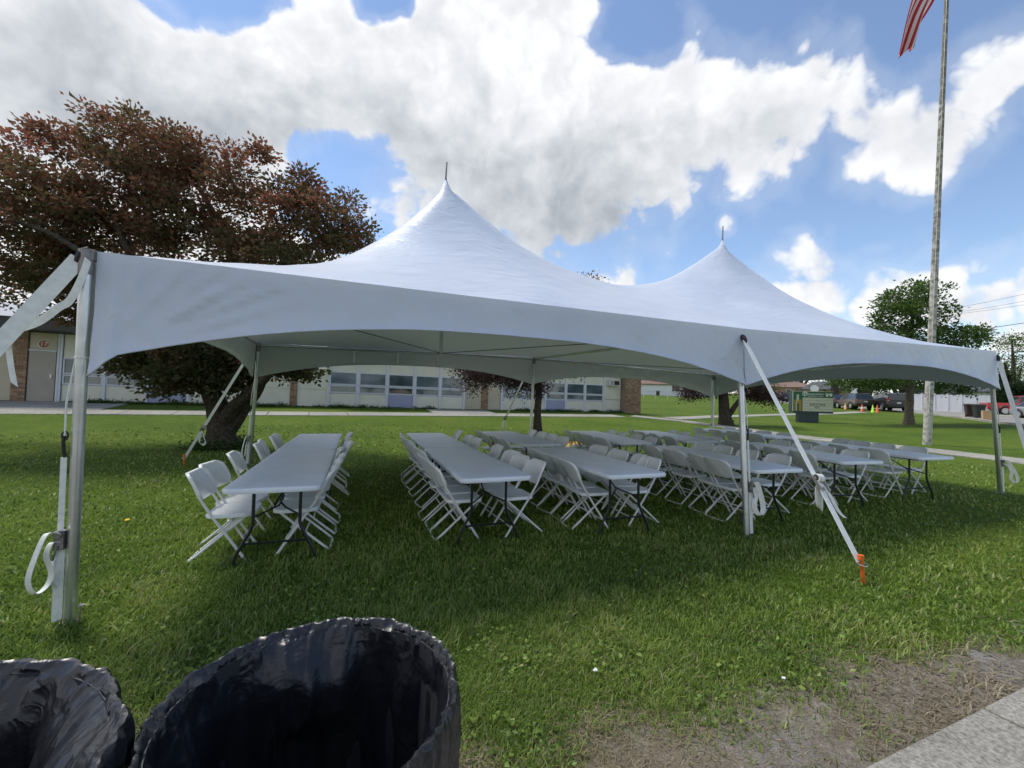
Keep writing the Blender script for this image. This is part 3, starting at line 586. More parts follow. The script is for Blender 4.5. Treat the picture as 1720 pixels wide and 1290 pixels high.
def make_chair():
    t = empty('folding_chair')
    def sup(w_, h_, r, n=5): return round_rect(w_, h_, r, n)
    # seat: rolled rim all round, dished middle
    out = sup(.40, .44, .10, 6)
    def sl(k, z): return lambda x, y: (x*k+.075, y*k, .43+z-.012*max(0, (x+.05))*0-.004*math.cos(y*6))
    mb = MB(); mb.rings(out, [sl(.93, -.028), sl(1, -.03), sl(1.0, -.006), sl(.97, .003), sl(.9, .002), sl(.6, -.007), sl(.2, -.010)]); mb.build('seat', M['chair'], t)
    # backrest: curved shell with a rolled rim, leaning back
    out = sup(.45, .245, .085, 6)
    def bl(k, d): 
        def f(a, b): 
            a *= k; b *= k; z = .68+b; return (-.195-(z-.68)*.50-.055*(1-(a/.225)**2)-d, a, z)
        return f
    mb = MB(); mb.rings(out, [bl(.2, .004), bl(.88, .004), bl(.955, .006), bl(1, .0), bl(1.0, -.024), bl(.955, -.028), bl(.90, -.014), bl(.2, -.012)]); mb.build('backrest', M['chair'], t)
    for s in (-1, 1):
        mb = MB(); mb.tube(smooth_path([(-.225, s*.205, .77), (-.17, s*.212, .62), (-.06, s*.216, .43), (.10, s*.216, .19), (.225, s*.216, .0)], 3), .0125, 8); mb.build('leg', M['chair_tube'], t)
        mb = MB(); mb.tube(smooth_path([(.215, s*.175, .405), (.05, s*.18, .26), (-.15, s*.182, .085), (-.235, s*.178, .012)], 3), .0115, 8); mb.build('leg', M['chair_tube'], t)
    mb = MB(); mb.tube([(-.235, -.178, .012), (-.245, -.12, .008), (-.245, .12, .008), (-.235, .178, .012)], .0115, 8); mb.build('foot_bar', M['chair_tube'], t)
    mb = MB(); mb.tube([(.165, -.216, .10), (.165, .216, .10)], .008, 6); mb.tube([(-.02, -.18, .20), (-.02, .18, .20)], .008, 6); mb.build('stretcher', M['chair_tube'], t)
    mb = MB(); mb.tube([(-.08, -.2, .405), (-.08, .2, .405)], .009, 6); mb.tube([(.2, -.18, .40), (.2, .18, .40)], .009, 6); mb.build('seat_bracket', M['chair_tube'], t)
    return t
chair0 = make_chair(); cfirst = True
PLACE = {(0, 0, 0): (-.13, (.62, 1.11, 1.9)), (0, 1, 0): (-.06, (.45, .85, 1.5, 1.85)), (0, 0, 1): (.60, (.67, 1.12, 1.55, 2.1)), (0, 1, 1): (.66, (.45, 1.0, 1.5, 2.0)),
         (1, 0, 0): (.09, (.63, 1.0, 1.36, 2.0)), (1, 1, 0): (.08, (.25, .7, 1.2, 1.7)), (1, 0, 1): (.83, (.62, 1.07, 1.45, 2.15)), (1, 1, 1): (.82, (.75, 1.3, 2.3)),
         (2, 0, 0): (.10, (.72, 1.06, 1.48, 1.88)), (2, 0, 1): (.85, (.72, 1.02, 1.5, 2.05)), (2, 1, 1): (.86, (.6, 1.1, 1.6, 2.1)),
         (3, 0, 0): (.17, (.62, .98, 1.5, 2.1)), (3, 0, 1): (.95, (.80, 1.35, 1.85, 2.25)), (4, 0, 0): (.2, (.65, 1.2, 1.75, 2.2)), (4, 0, 1): (.85, (.75, 1.3, 1.8, 2.2)), (5, 0, 0): (.12, (.65, 1.2, 1.75, 2.2)), (5, 0, 1): (.92, (.85, 1.35, 1.8, 2.2))}
cnt_ = {(r, sd): len(PLACE.get((r, 0, sd), (0, (1,)*4))[1]) for r in range(6) for sd in (0, 1)}
ORD = ['first', 'second', 'third', 'fourth', 'fifth', 'sixth', 'seventh', 'eighth']
rc = random.Random(5)
for ri, (rname, tabs, (oL, oR)) in enumerate(ROWS):
    for ti, (x, y, th) in enumerate(tabs):
        e = Vector((math.cos(th), math.sin(th), 0)); n = Vector((-math.sin(th), math.cos(th), 0)); o = Vector((x, y, 0))
        c = o+e*.38+n*1.22; tb = table0 if first else copy_tree(table0); first = False
        tb.location = (c.x, c.y, tz(c.x, c.y)+(.003 if ti else 0)); tb.rotation_euler = (rc.uniform(-.004, .004), rc.uniform(-.004, .004), th)
        tag(tb, f"{'front' if ti == 0 else 'back'} white folding table with black legs in the {rname}", 'table', 'white folding tables under the tent')
        for side in (0, 1):
            pl = PLACE.get((ri, ti, side), ((.08, .72)[side], (.4, .95, 1.5, 2.05)))
            for k, v in enumerate(pl[1]):
                v += rc.uniform(-.03, .03); u = pl[0]+rc.uniform(-.03, .03)
                p = o+e*u+n*v; ch = chair0 if cfirst else copy_tree(chair0); cfirst = False
                ch.location = (p.x, p.y, tz(p.x, p.y)); ch.rotation_euler = (0, 0, th+(0 if side == 0 else math.pi)+rc.gauss(0, .07))
                tag(ch, f"{ORD[k+(cnt_[ri, side] if ti else 0)]} white folding chair from the front, {'left' if side == 0 else 'right'} side of {rname}", 'chair', 'white folding chairs along the tables')

# ------------------------------------------------------------------ waste bins with black liners
def liner_material():
    m = bpy.data.materials.new('liner_film'); m.use_nodes = True; nt = m.node_tree; L = nt.links; b = nt.nodes['Principled BSDF']
    b.inputs['Base Color'].default_value = (.012, .013, .017, 1); b.inputs['Roughness'].default_value = .34; b.inputs['Specular IOR Level'].default_value = .5
    P = nt.nodes.new('ShaderNodeTexCoord').outputs['Object']
    n = nt.nodes.new('ShaderNodeTexNoise'); n.inputs['Scale'].default_value = 11; n.inputs['Detail'].default_value = 2; n.inputs['Distortion'].default_value = 2.; L.new(P, n.inputs['Vector'])
    v_ = nt.nodes.new('ShaderNodeTexVoronoi'); v_.inputs['Scale'].default_value = 22; vm = nt.nodes.new('ShaderNodeVectorMath'); vm.operation = 'MULTIPLY_ADD'; L.new(n.outputs['Color'], vm.inputs[0]); vm.inputs[1].default_value = (.05, .05, .05); L.new(P, vm.inputs[2]); L.new(vm.outputs[0], v_.inputs['Vector'])
    sx = nt.nodes.new('ShaderNodeSeparateXYZ'); L.new(P, sx.inputs[0]); mr = nt.nodes.new('ShaderNodeMapRange'); L.new(sx.outputs['Z'], mr.inputs[0]); mr.inputs[1].default_value = .60; mr.inputs[2].default_value = .82; mr.inputs[3].default_value = .12; mr.inputs[4].default_value = .95
    hm = nt.nodes.new('ShaderNodeMath'); hm.operation = 'MULTIPLY'; L.new(v_.outputs['Distance'], hm.inputs[0]); L.new(mr.outputs[0], hm.inputs[1]); ha = nt.nodes.new('ShaderNodeMath'); ha.operation = 'MULTIPLY_ADD'; L.new(n.outputs['Fac'], ha.inputs[0]); ha.inputs[1].default_value = .6; L.new(hm.outputs[0], ha.inputs[2])
    bp = nt.nodes.new('ShaderNodeBump'); bp.inputs['Strength'].default_value = .32; bp.inputs['Distance'].default_value = .022; L.new(ha.outputs[0], bp.inputs['Height']); L.new(bp.outputs[0], b.inputs['Normal']); return m
M['liner'] = liner_material(); M['bin'] = mat('bin_plastic', (.03, .032, .036), .5, var=.1, scale=10)
def make_bin(c, Rr, H, label, seed):
    t = thing('waste_bin', label, 'waste bin', (c[0], c[1], 0.035 if c[1] < -2.5 else 0.), 0, 'black lined waste bins')
    mb = MB(); mb.lathe([(Rr*.78, .0), (Rr*.8, .02), (Rr*.93, H*.8), (Rr*.95, H-.03), (Rr*.985, H-.025), (Rr*.985, H-.004), (Rr*.95, H-.004), (Rr*.92, H*.8), (Rr*.77, .05), (.01, .05)], 48); mb.build('drum', M['bin'], t)
    n = 420; r = random.Random(seed)
    # profile by arc length: hem outside -> up -> over the rolled rim -> down inside -> floor
    prof = [(1.03, -.26), (1.03, -.20), (1.035, -.14), (1.04, -.09), (1.045, -.055), (1.05, -.03), (1.045, -.008), (1.03, .008), (1.01, .016), (.985, .014), (.965, .004), (.95, -.014), (.94, -.04), (.93, -.07), (.92, -.11), (.91, -.16), (.90, -.21), (.885, -.27), (.87, -.34), (.86, -.42), (.84, -.50), (.82, -.58), (.78, -.66), (.68, -.73), (.45, -.77), (.02, -.78)]
    prof = [((1+(a-1)*.55 if a > 1 else a), b) for a, b in prof]; prof = [Vector(p+(0,)) for p in prof]; prof = [prof[0].lerp(prof[1], 0)]+[a.lerp(b, k/2) for a, b in zip(prof, prof[1:]) for k in (1, 2)]
    sags = [(r.uniform(0, 6.28), r.uniform(.22, .45), r.uniform(.02, .07), r.uniform(.15, .4)) for _ in range(7)]
    v = []
    for i in range(n):
        a = 2*math.pi*i/n; ca, sa = math.cos(a), math.sin(a)
        for j, p in enumerate(prof):
            z = p.y; inside = p.x < .96; dep = max(0., -z) if inside else 0.
            s_ = math.exp(-max(0., dep-.015)/.035) if inside else 1.       # strongest on the rolled rim
            P3 = Vector((Rr*ca, Rr*sa, z)); k1 = j*.11
            f1_ = abs(noise.noise(Vector((ca*7-sa*k1*.5, sa*7+ca*k1*.5, seed)))); f2_ = abs(noise.noise(Vector((ca*9+sa*k1*.6, sa*9-ca*k1*.6, seed*2)))); f3_ = abs(noise.noise(Vector((ca*18+sa*k1, sa*18-ca*k1, seed*3))))
            ple = s_*(f1_*.018+f2_*.014+f3_*.008)+noise.noise(P3*8+Vector((seed, 0, 0)))*.008
            rad = Rr*p.x+(ple-.008)*(1 if not inside else -1.)
            for a0, wd, amp, ds in sags:
                da = math.atan2(math.sin(a-a0), math.cos(a-a0)); g_ = math.exp(-(da/wd)**2)
                if inside: rad -= amp*g_*math.sin(min(1, dep/ds)*math.pi)*(.8+.6*noise.noise(Vector((a*3, z*8, seed))))
            if inside and dep > .02: rad -= min(1, dep*7)*(.075*abs(noise.noise(Vector((ca*2.0, sa*2.0, z*.9+seed+9))))+.022*abs(noise.noise(Vector((ca*4.5+z*2.5, sa*4.5-z*1.5, z*2+seed)))))
            zz = H+z+.006*noise.noise(Vector((ca*5, sa*5, seed+3)))+(.02*noise.noise(Vector((ca*6, sa*6, 1+seed))) if j < 5 else 0)
            rad = max(.005, min(rad, Rr*(.93+.0*z) if inside and z < -.05 else rad)); v.append((rad*ca, rad*sa, max(.055, zz)))
    k = len(prof); mb = MB(); mb.add(v, [(i*k+j, ((i+1) % n)*k+j, ((i+1) % n)*k+j+1, i*k+j+1) for i in range(n) for j in range(k-1)]); mb.build('bin_liner', M['liner'], t, 45)
make_bin((1.539, -2.566), .325, .815, 'waste bin with a black liner folded over its rim, standing right of the other bin', 3)
make_bin((.785, -2.70), .415, .868, 'waste bin with a black liner, standing left of the other bin', 8)

# ------------------------------------------------------------------ trees
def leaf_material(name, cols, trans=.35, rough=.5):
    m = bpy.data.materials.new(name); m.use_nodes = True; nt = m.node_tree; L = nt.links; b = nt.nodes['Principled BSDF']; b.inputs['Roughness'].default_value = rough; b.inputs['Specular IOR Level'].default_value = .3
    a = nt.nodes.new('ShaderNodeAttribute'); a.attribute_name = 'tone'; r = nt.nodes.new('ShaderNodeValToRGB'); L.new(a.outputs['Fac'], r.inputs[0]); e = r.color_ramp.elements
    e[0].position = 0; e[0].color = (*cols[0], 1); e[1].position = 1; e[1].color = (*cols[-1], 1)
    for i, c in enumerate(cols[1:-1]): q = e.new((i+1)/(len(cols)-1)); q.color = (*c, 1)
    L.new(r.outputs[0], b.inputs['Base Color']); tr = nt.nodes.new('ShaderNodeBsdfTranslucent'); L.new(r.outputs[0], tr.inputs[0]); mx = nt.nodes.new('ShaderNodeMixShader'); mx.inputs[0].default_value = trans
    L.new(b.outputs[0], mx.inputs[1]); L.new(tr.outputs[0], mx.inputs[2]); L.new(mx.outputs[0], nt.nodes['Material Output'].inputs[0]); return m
M['leaf_red'] = leaf_material('leaf_bronze', [(.08, .09, .034), (.14, .10, .048), (.22, .095, .058), (.32, .10, .065)], .5)
M['leaf_dark'] = leaf_material('leaf_purple', [(.030, .020, .020), (.068, .032, .032), (.13, .055, .052)])
M['leaf_green'] = leaf_material('leaf_green', [(.036, .076, .016), (.065, .12, .026), (.105, .175, .038), (.15, .22, .055)], .5)
M['leaf_deep'] = leaf_material('leaf_deep_green', [(.012, .030, .010), (.022, .048, .014), (.040, .070, .020)])
M['bark'] = mat('bark', (.035, .030, .024), .95, col2=(.095, .080, .062), scale=14, bump=1., bscale=24, spec=.1)
M['bark_pale'] = mat('bark_pale', (.07, .06, .045), .95, col2=(.16, .14, .11), scale=10, bump=1., bscale=20, spec=.1)
def blade_mesh(name, pos, dirs, sizes, aspect, tone, m, parent=None, fold=.25):
    """one small folded leaf (two triangles and a keel) per position"""
    n = len(pos); d = dirs/np.linalg.norm(dirs, axis=1, keepdims=True); r = nrg.normal(size=(n, 3)); s = np.cross(d, r); s /= np.linalg.norm(s, axis=1, keepdims=True)+1e-9; u = np.cross(s, d)
    L_ = sizes[:, None]; w_ = (sizes*aspect)[:, None]
    v = np.stack([pos, pos+d*L_*.45+s*w_*.5+u*w_*fold, pos+d*L_, pos+d*L_*.45-s*w_*.5+u*w_*fold], 1).reshape(-1, 3)
    b = np.arange(n)*4; tri = np.stack([b, b+1, b+2, b, b+2, b+3], 1).reshape(-1)
    me = bpy.data.meshes.new(name); me.vertices.add(n*4); me.vertices.foreach_set('co', v.astype(np.float32).ravel()); me.loops.add(n*6); me.loops.foreach_set('vertex_index', tri.astype(np.int32))
    me.polygons.add(n*2); me.polygons.foreach_set('loop_start', np.arange(0, n*6, 3, dtype=np.int32)); me.update(calc_edges=True)
    a = me.attributes.new('tone', 'FLOAT', 'POINT'); a.data.foreach_set('value', np.repeat(np.clip(tone, 0, 1), 4).astype(np.float32)); me.materials.append(m)
    o = bpy.data.objects.new(name, me); COL.objects.link(o)
    if parent: o.parent = parent
    return o
def tree(name, label, cat, base, limbs, blobs, leafm, leaves, lsize, barkm='bark', seed=1, spread=.30, tone0=.35, toptone=.5, group=None, twig=.006, stubs=0, flat=.6):
    """limbs: lists of (x, y, z, r) relative to base; blobs: (x, y, z, rx, ry, rz, clumps)"""
    rs = np.random.default_rng(seed); t = thing(name, label, cat, base, 0, group)
    mb = MB(); skel = []
    for k, l in enumerate(limbs):
        P = smooth_path([q[:3] for q in l], 5); rr = np.interp(np.linspace(0, len(l)-1, len(P)), range(len(l)), [q[3] for q in l])
        P = [p+Vector((noise.noise(p*1.7+Vector((seed, 0, 0))), noise.noise(p*1.7+Vector((0, seed, 0))), 0))*.04 for p in P]
        if k == 0: rr = [r*(1+.5*max(0, 1-i/4)) for i, r in enumerate(rr)]
        (mb if k == 0 else mb).tube(P, rr, 12 if rr[0] > .1 else 8)
        skel += [(p, r) for p, r in zip(P, rr)][(5 if k == 0 else 2):]
    for _ in range(stubs):
        h = rs.uniform(.1, .9); a = rs.uniform(0, 6.28); r0 = limbs[0][0][3]; p = Vector((math.cos(a)*r0*.8, math.sin(a)*r0*.8, h)); mb.tube([p*1., p+Vector((math.cos(a)*.16, math.sin(a)*.16, .12))], [.05, .012], 6)
    mb.build('trunk', M[barkm], t)
    cl = []
    for (x, y, z, rx, ry, rz, nc) in blobs:
        g = rs.normal(size=(nc, 3)); g /= np.linalg.norm(g, axis=1, keepdims=True); g *= rs.uniform(.35, 1.06, (nc, 1))**.6
        cl.append(np.c_[x+g[:, 0]*rx, y+g[:, 1]*ry, z+g[:, 2]*rz])
    cl = np.concatenate(cl); sk = np.array([p for p, _ in skel]); root = sk.copy(); order = np.argsort(np.min(np.linalg.norm(cl[:, None]-sk[None], axis=2), axis=1))
    mb = MB(); nodes = [np.array(p) for p, _ in skel]; rad = [max(.014, min(r*.6, .07)) for _, r in skel]
    for i in order:
        c = cl[i]; N = np.array(nodes); dd = np.linalg.norm(N-c, axis=1)+.35*np.maximum(0, N[:, 2]-c[2]); j = int(np.argmin(dd)); p = N[j]; r0 = min(rad[j]*.8, .05); mid = (p+c)/2+rs.normal(size=3)*.08*np.linalg.norm(c-p)+np.array([0, 0, .06*np.linalg.norm(c-p)])
        mb.tube([p, mid, c], [r0, r0*.7, max(twig, r0*.4)], 5, False); nodes += [mid, c]; rad += [r0*.7, max(twig, r0*.45)]
    o = mb.build('branch', M[barkm], t); o['kind'] = 'stuff'
    per = max(1, leaves//len(cl)); cen = np.repeat(cl, per, 0); n = len(cen)
    off = rs.normal(size=(n, 3))*spread*np.array([1, 1, flat]); pos = cen+off; d = off+rs.normal(size=(n, 3))*.35*spread+np.array([0, 0, .05])
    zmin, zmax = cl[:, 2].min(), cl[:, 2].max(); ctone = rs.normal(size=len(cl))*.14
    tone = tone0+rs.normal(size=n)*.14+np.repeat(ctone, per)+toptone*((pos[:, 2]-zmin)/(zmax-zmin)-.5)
    lf = blade_mesh('crown', pos, d, lsize*rs.uniform(.6, 1.3, n), .62, tone, M[leafm], t); lf['kind'] = 'stuff'
    return t
def rel(px, py, Z, base): return at(px, py, Z)-Vector(base)
# big bronze crabapple on the left
B1 = gnd(372, 752); Z1 = depth_of(B1)
def b1(px, py, dz=0.): v = rel(px, py, Z1+dz, B1); return (v.x, v.y, v.z)
limbs = [[(0, 0, -.1, .36), (*b1(372, 722), .30), (*b1(366, 690), .27), (*b1(352, 655, -.2), .20), (*b1(330, 600, -.5), .17), (*b1(280, 520, -.7), .13), (*b1(225, 440, -.8), .09), (*b1(190, 360, -.6), .05)],
         [(*b1(374, 728), .26), (*b1(402, 690, .1), .22), (*b1(432, 640, .1), .20), (*b1(445, 590, .2), .18), (*b1(420, 500, .2), .13), (*b1(380, 400, .2), .09), (*b1(330, 310, .2), .05)],
         [(*b1(376, 715), .20), (*b1(392, 685, -.3), .15), (*b1(425, 655, -.6), .12), (*b1(470, 600, -.9), .09), (*b1(520, 500, -.8), .06), (*b1(560, 430, -.6), .035)],
         [(*b1(352, 655, -.2), .15), (*b1(300, 620, .6), .11), (*b1(200, 560, .9), .06), (*b1(90, 490, .8), .03), (*b1(0, 440, .5), .015)],
         [(*b1(300, 540, -.6), .11), (*b1(200, 470, -1.4), .08), (*b1(100, 400, -1.8), .05), (*b1(20, 370, -1.8), .03)],
         [(*b1(425, 510, .2), .10), (*b1(500, 430, 1.), .06), (*b1(560, 390, 1.2), .03)]]
def bb(px, py, dz, rx, ry, rz, n): return (*b1(px, py, dz), rx, ry, rz, n)
blobs = [bb(170, 300, -.4, 1.4, 1.5, 1.0, 49), bb(250, 260, .1, 1.3, 1.5, .7, 41), bb(360, 330, .3, 1.6, 1.6, 1.1, 62), bb(60, 400, -.6, 1.6, 1.6, 1.3, 66), bb(200, 410, 0, 1.8, 1.8, 1.2, 74), bb(330, 430, .2, 1.8, 1.8, 1.1, 66),
         bb(460, 380, .2, 1.5, 1.5, 1.0, 49), bb(540, 370, .3, 1.0, 1.2, .8, 29), bb(590, 400, .2, .6, .8, .35, 12), bb(480, 440, .1, 1.2, 1.4, .6, 28), bb(40, 320, -.3, 1.0, 1.2, .7, 24), bb(-60, 430, -.4, 1.4, 1.5, 1.4, 41), bb(120, 470, -.5, 1.2, 1.4, .55, 28),
         bb(300, 610, -.5, 1.3, 1.2, .75, 58), bb(250, 600, -.4, .7, .9, .5, 21), bb(370, 600, -.2, 1.0, 1.1, .7, 41), bb(350, 640, -.6, .8, .8, .3, 18), bb(450, 600, .2, .9, 1.0, .45, 28), bb(500, 622, .2, .45, .7, .18, 12), bb(205, 225, .2, .45, .5, .55, 10), bb(100, 245, -.1, .5, .5, .5, 10), bb(433, 262, .2, .12, .2, .2, 4), bb(512, 310, .2, .35, .4, .3, 6), bb(140, 520, -.6, .35, .5, .3, 6)]
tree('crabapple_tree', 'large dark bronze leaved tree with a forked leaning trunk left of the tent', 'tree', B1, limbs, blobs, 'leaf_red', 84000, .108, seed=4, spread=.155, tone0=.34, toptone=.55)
# two smaller purple trees behind the tent
def small_tree(px, py, label, trunk, bl, leaves, seed, bark='bark', stubs=0, name='plum_tree', leafm='leaf_dark', ls=.075):
    b = gnd(px, py); z = depth_of(b); q = lambda x, y, d=0.: tuple(rel(x, y, z+d, b))
    tree(name, label, 'tree', b, [[(*((0, 0, -.1) if (i == 0 and k == 0) else q(x, y, d)), r) for i, (x, y, d, r) in enumerate(l)] for k, l in enumerate(trunk)], [(*q(x, y, d), rx, ry, rz, n) for x, y, d, rx, ry, rz, n in bl], leafm, leaves, ls, bark, seed, .2, .4, .4, stubs=stubs)
small_tree(903, 731, 'small purple leaved tree rising behind the middle back tent pole', [[(903, 731, 0, .15), (903, 690, 0, .13), (905, 650, 0, .12), (900, 610, 0, .10), (890, 560, 0, .07), (900, 500, 0, .03)], [(904, 650, 0, .10), (860, 615, -.3, .07), (800, 600, -.5, .04)], [(905, 630, 0, .09), (950, 590, .3, .06), (985, 520, .3, .03)]],
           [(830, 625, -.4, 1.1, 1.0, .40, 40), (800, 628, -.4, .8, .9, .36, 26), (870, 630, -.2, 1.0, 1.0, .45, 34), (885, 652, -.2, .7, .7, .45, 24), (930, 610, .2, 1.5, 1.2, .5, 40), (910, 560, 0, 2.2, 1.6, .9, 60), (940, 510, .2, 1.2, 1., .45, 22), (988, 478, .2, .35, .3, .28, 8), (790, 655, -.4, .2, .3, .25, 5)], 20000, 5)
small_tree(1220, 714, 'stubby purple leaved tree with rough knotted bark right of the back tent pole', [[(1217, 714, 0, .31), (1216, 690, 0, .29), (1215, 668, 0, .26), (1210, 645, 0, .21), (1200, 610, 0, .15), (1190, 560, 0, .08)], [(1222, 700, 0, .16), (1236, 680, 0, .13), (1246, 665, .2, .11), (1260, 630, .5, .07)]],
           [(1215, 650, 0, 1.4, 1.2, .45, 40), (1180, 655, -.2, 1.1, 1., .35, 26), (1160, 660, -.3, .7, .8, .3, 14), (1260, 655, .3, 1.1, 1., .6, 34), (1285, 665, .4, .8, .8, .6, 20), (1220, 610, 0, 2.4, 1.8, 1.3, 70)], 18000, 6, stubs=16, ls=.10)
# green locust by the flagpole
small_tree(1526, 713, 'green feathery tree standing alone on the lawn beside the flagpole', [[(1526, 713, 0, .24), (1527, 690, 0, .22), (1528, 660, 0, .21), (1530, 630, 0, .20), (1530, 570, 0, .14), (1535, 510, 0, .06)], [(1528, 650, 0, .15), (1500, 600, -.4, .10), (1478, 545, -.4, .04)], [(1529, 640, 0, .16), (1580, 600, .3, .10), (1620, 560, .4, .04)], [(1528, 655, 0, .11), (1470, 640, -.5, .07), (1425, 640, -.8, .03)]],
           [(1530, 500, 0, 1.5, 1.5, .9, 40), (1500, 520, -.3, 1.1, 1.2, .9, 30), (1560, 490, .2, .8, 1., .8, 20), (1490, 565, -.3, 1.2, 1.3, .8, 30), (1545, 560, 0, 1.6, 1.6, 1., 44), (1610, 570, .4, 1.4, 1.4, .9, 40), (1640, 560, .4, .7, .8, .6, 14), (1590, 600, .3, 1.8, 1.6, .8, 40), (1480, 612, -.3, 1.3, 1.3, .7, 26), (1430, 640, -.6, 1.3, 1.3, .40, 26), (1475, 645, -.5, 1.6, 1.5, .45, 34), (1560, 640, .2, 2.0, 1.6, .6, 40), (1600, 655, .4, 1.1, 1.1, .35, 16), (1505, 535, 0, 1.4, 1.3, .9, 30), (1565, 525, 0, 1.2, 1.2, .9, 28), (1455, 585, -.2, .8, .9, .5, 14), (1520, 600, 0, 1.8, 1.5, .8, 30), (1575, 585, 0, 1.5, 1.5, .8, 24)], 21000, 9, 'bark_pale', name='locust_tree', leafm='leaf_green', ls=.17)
def far_tree(name, label, px, py, Z, w_, h_, leafm, seed, trunk_h=.25, leaves=5000, ls=.3, shape='round', group=None):
    b = at(px, py, Z); b = Vector((b.x, b.y, tz(b.x, b.y))); r = w_/2
    if shape == 'cone':
        bl = [(0, 0, h_*f, r*(1.02-f), r*(1.02-f), h_*.12, max(6, int(26*(1-f)))) for f in (.08, .2, .32, .44, .56, .68, .8, .92)]; lim = [[(0, 0, -.2, .16), (0, 0, h_*.5, .1), (0, 0, h_*.95, .03)]]; sp = .25
    else:
        rr = random.Random(seed); bl = [(rr.uniform(-.5, .5)*r, rr.uniform(-.4, .4)*r, h_*(trunk_h+(1-trunk_h)*rr.uniform(.15, .85)), r*rr.uniform(.4, .62), r*rr.uniform(.4, .6), h_*(1-trunk_h)*rr.uniform(.14, .24), 14) for _ in range(9)]+[(0, 0, h_*.62, r*.8, r*.7, h_*.28, 30)]
        lim = [[(0, 0, -.2, w_*.045), (0, 0, h_*trunk_h, w_*.035), (.1, 0, h_*.55, w_*.022), (0, .1, h_*.85, .03)], [(0, 0, h_*trunk_h*.9, w_*.025), (r*.5, 0, h_*.5, w_*.012)], [(0, 0, h_*trunk_h, w_*.025), (-r*.5, 0, h_*.55, w_*.012)]]; sp = w_*.055
    tree(name, label, 'tree', b, lim, bl, leafm, leaves, ls, 'bark', seed, sp, .4, .4, group, twig=.02)
FT = 'trees beyond the street'
far_tree('broadleaf_tree', 'tall green tree on the verge behind the school sign', 1402, 683, 58, 12, 10, 'leaf_green', 21, .3, group=FT)
far_tree('broadleaf_tree', 'dark green tree behind the brick house with the chimney', 1345, 668, 135, 22, 15, 'leaf_deep', 22, .15, group=FT)
far_tree('broadleaf_tree', 'round green tree beside the brick house, left of it', 1268, 671, 112, 16, 9, 'leaf_green', 23, .1, group=FT)
far_tree('broadleaf_tree', 'bright green spreading tree above the parked brown car', 1452, 680, 66, 15, 9, 'leaf_green', 24, .10, group=FT)
far_tree('broadleaf_tree', 'dark tree behind the dark parked minivan', 1515, 680, 72, 16, 8.5, 'leaf_deep', 25, .06, group=FT)
far_tree('broadleaf_tree', 'pale green airy tree above the red pickup truck', 1702, 690, 62, 10, 12.5, 'leaf_green', 26, .2, 4200, .28, group=FT)
far_tree('broadleaf_tree', 'hazy green tree standing behind the end of the white fence', 1668, 684, 74, 9, 9.5, 'leaf_green', 27, .2, 2600, .28, group=FT)
far_tree('conifer_tree', 'dark pointed evergreen beside the red pickup truck', 1686, 690, 56, 3.0, 5.2, 'leaf_deep', 28, .1, 9000, .2, 'cone')
far_tree('shrub', 'dark rounded evergreen shrub behind the red pickup truck', 1706, 692, 54, 4.0, 4.2, 'leaf_deep', 29, .05, 9000, .18)
far_tree('shrub', 'low dark shrub in front of the brick house, left of its door', 1316, 669, 112, 2.6, 1.6, 'leaf_deep', 30, .05, 1500, .14)
far_tree('broadleaf_tree', 'distant green tree behind the white ranch house', 1130, 655, 135, 30, 9, 'leaf_deep', 31, .2, group=FT)
far_tree('broadleaf_tree', 'distant green tree between the two houses', 1215, 664, 125, 24, 11, 'leaf_deep', 32, .2, group=FT)

# ------------------------------------------------------------------ school building
M['panel'] = mat('panel_cream', (.70, .685, .585), .6, var=.05, scale=1.5)
M['panel_tan'] = mat('panel_tan', (.50, .45, .34), .6, var=.05, scale=1.5)
M['panel_blue'] = mat('panel_blue', (.32, .35, .50), .55, var=.05, scale=1.5)
M['mullion'] = mat('mullion_paint', (.62, .65, .72), .5, var=.05, scale=4)
M['fascia'] = mat('fascia_dark', (.055, .052, .045), .7, var=.15, scale=3)
M['roofing'] = mat('roofing_grey', (.36, .37, .40), .8, var=.1, scale=2)
M['roof_edge'] = mat('roof_edge_white', (.7, .7, .7), .5)
M['stone'] = mat('plinth', (.2, .195, .18), .9, var=.15, scale=5)
M['door'] = mat('door_taupe', (.36, .33, .285), .55, var=.05, scale=2)
def brick_material():
    m = bpy.data.materials.new('brick_face'); m.use_nodes = True; nt = m.node_tree; b = nt.nodes['Principled BSDF']; b.inputs['Roughness'].default_value = .9; L = nt.links
    oi = nt.nodes.new('ShaderNodeObjectInfo'); r = nt.nodes.new('ShaderNodeValToRGB'); L.new(oi.outputs['Random'], r.inputs[0]); e = r.color_ramp.elements
    e[0].color = (.22, .13, .08, 1); e[1].color = (.40, .28, .19, 1); q = e.new(.5); q.color = (.31, .20, .12, 1); L.new(r.outputs[0], b.inputs['Base Color']); return m
M['brick'] = brick_material(); M['mortar'] = mat('mortar', (.26, .22, .17), .95, var=.1, scale=20)
def glass_material():
    m = bpy.data.materials.new('window_glass'); m.use_nodes = True; nt = m.node_tree; b = nt.nodes['Principled BSDF']; L = nt.links
    b.inputs['Roughness'].default_value = .06; b.inputs['Specular IOR Level'].default_value = .9
    P = nt.nodes.new('ShaderNodeTexCoord').outputs['Object']; n = nt.nodes.new('ShaderNodeTexNoise'); L.new(P, n.inputs['Vector']); n.inputs['Scale'].default_value = .9; n.inputs['Detail'].default_value = 3
    r = nt.nodes.new('ShaderNodeValToRGB'); L.new(n.outputs['Fac'], r.inputs[0]); e = r.color_ramp.elements; e[0].position = .35; e[1].position = .7; e[0].color = (.045, .075, .085, 1); e[1].color = (.14, .20, .22, 1); L.new(r.outputs[0], b.inputs['Base Color']); return m
M['glass'] = glass_material()
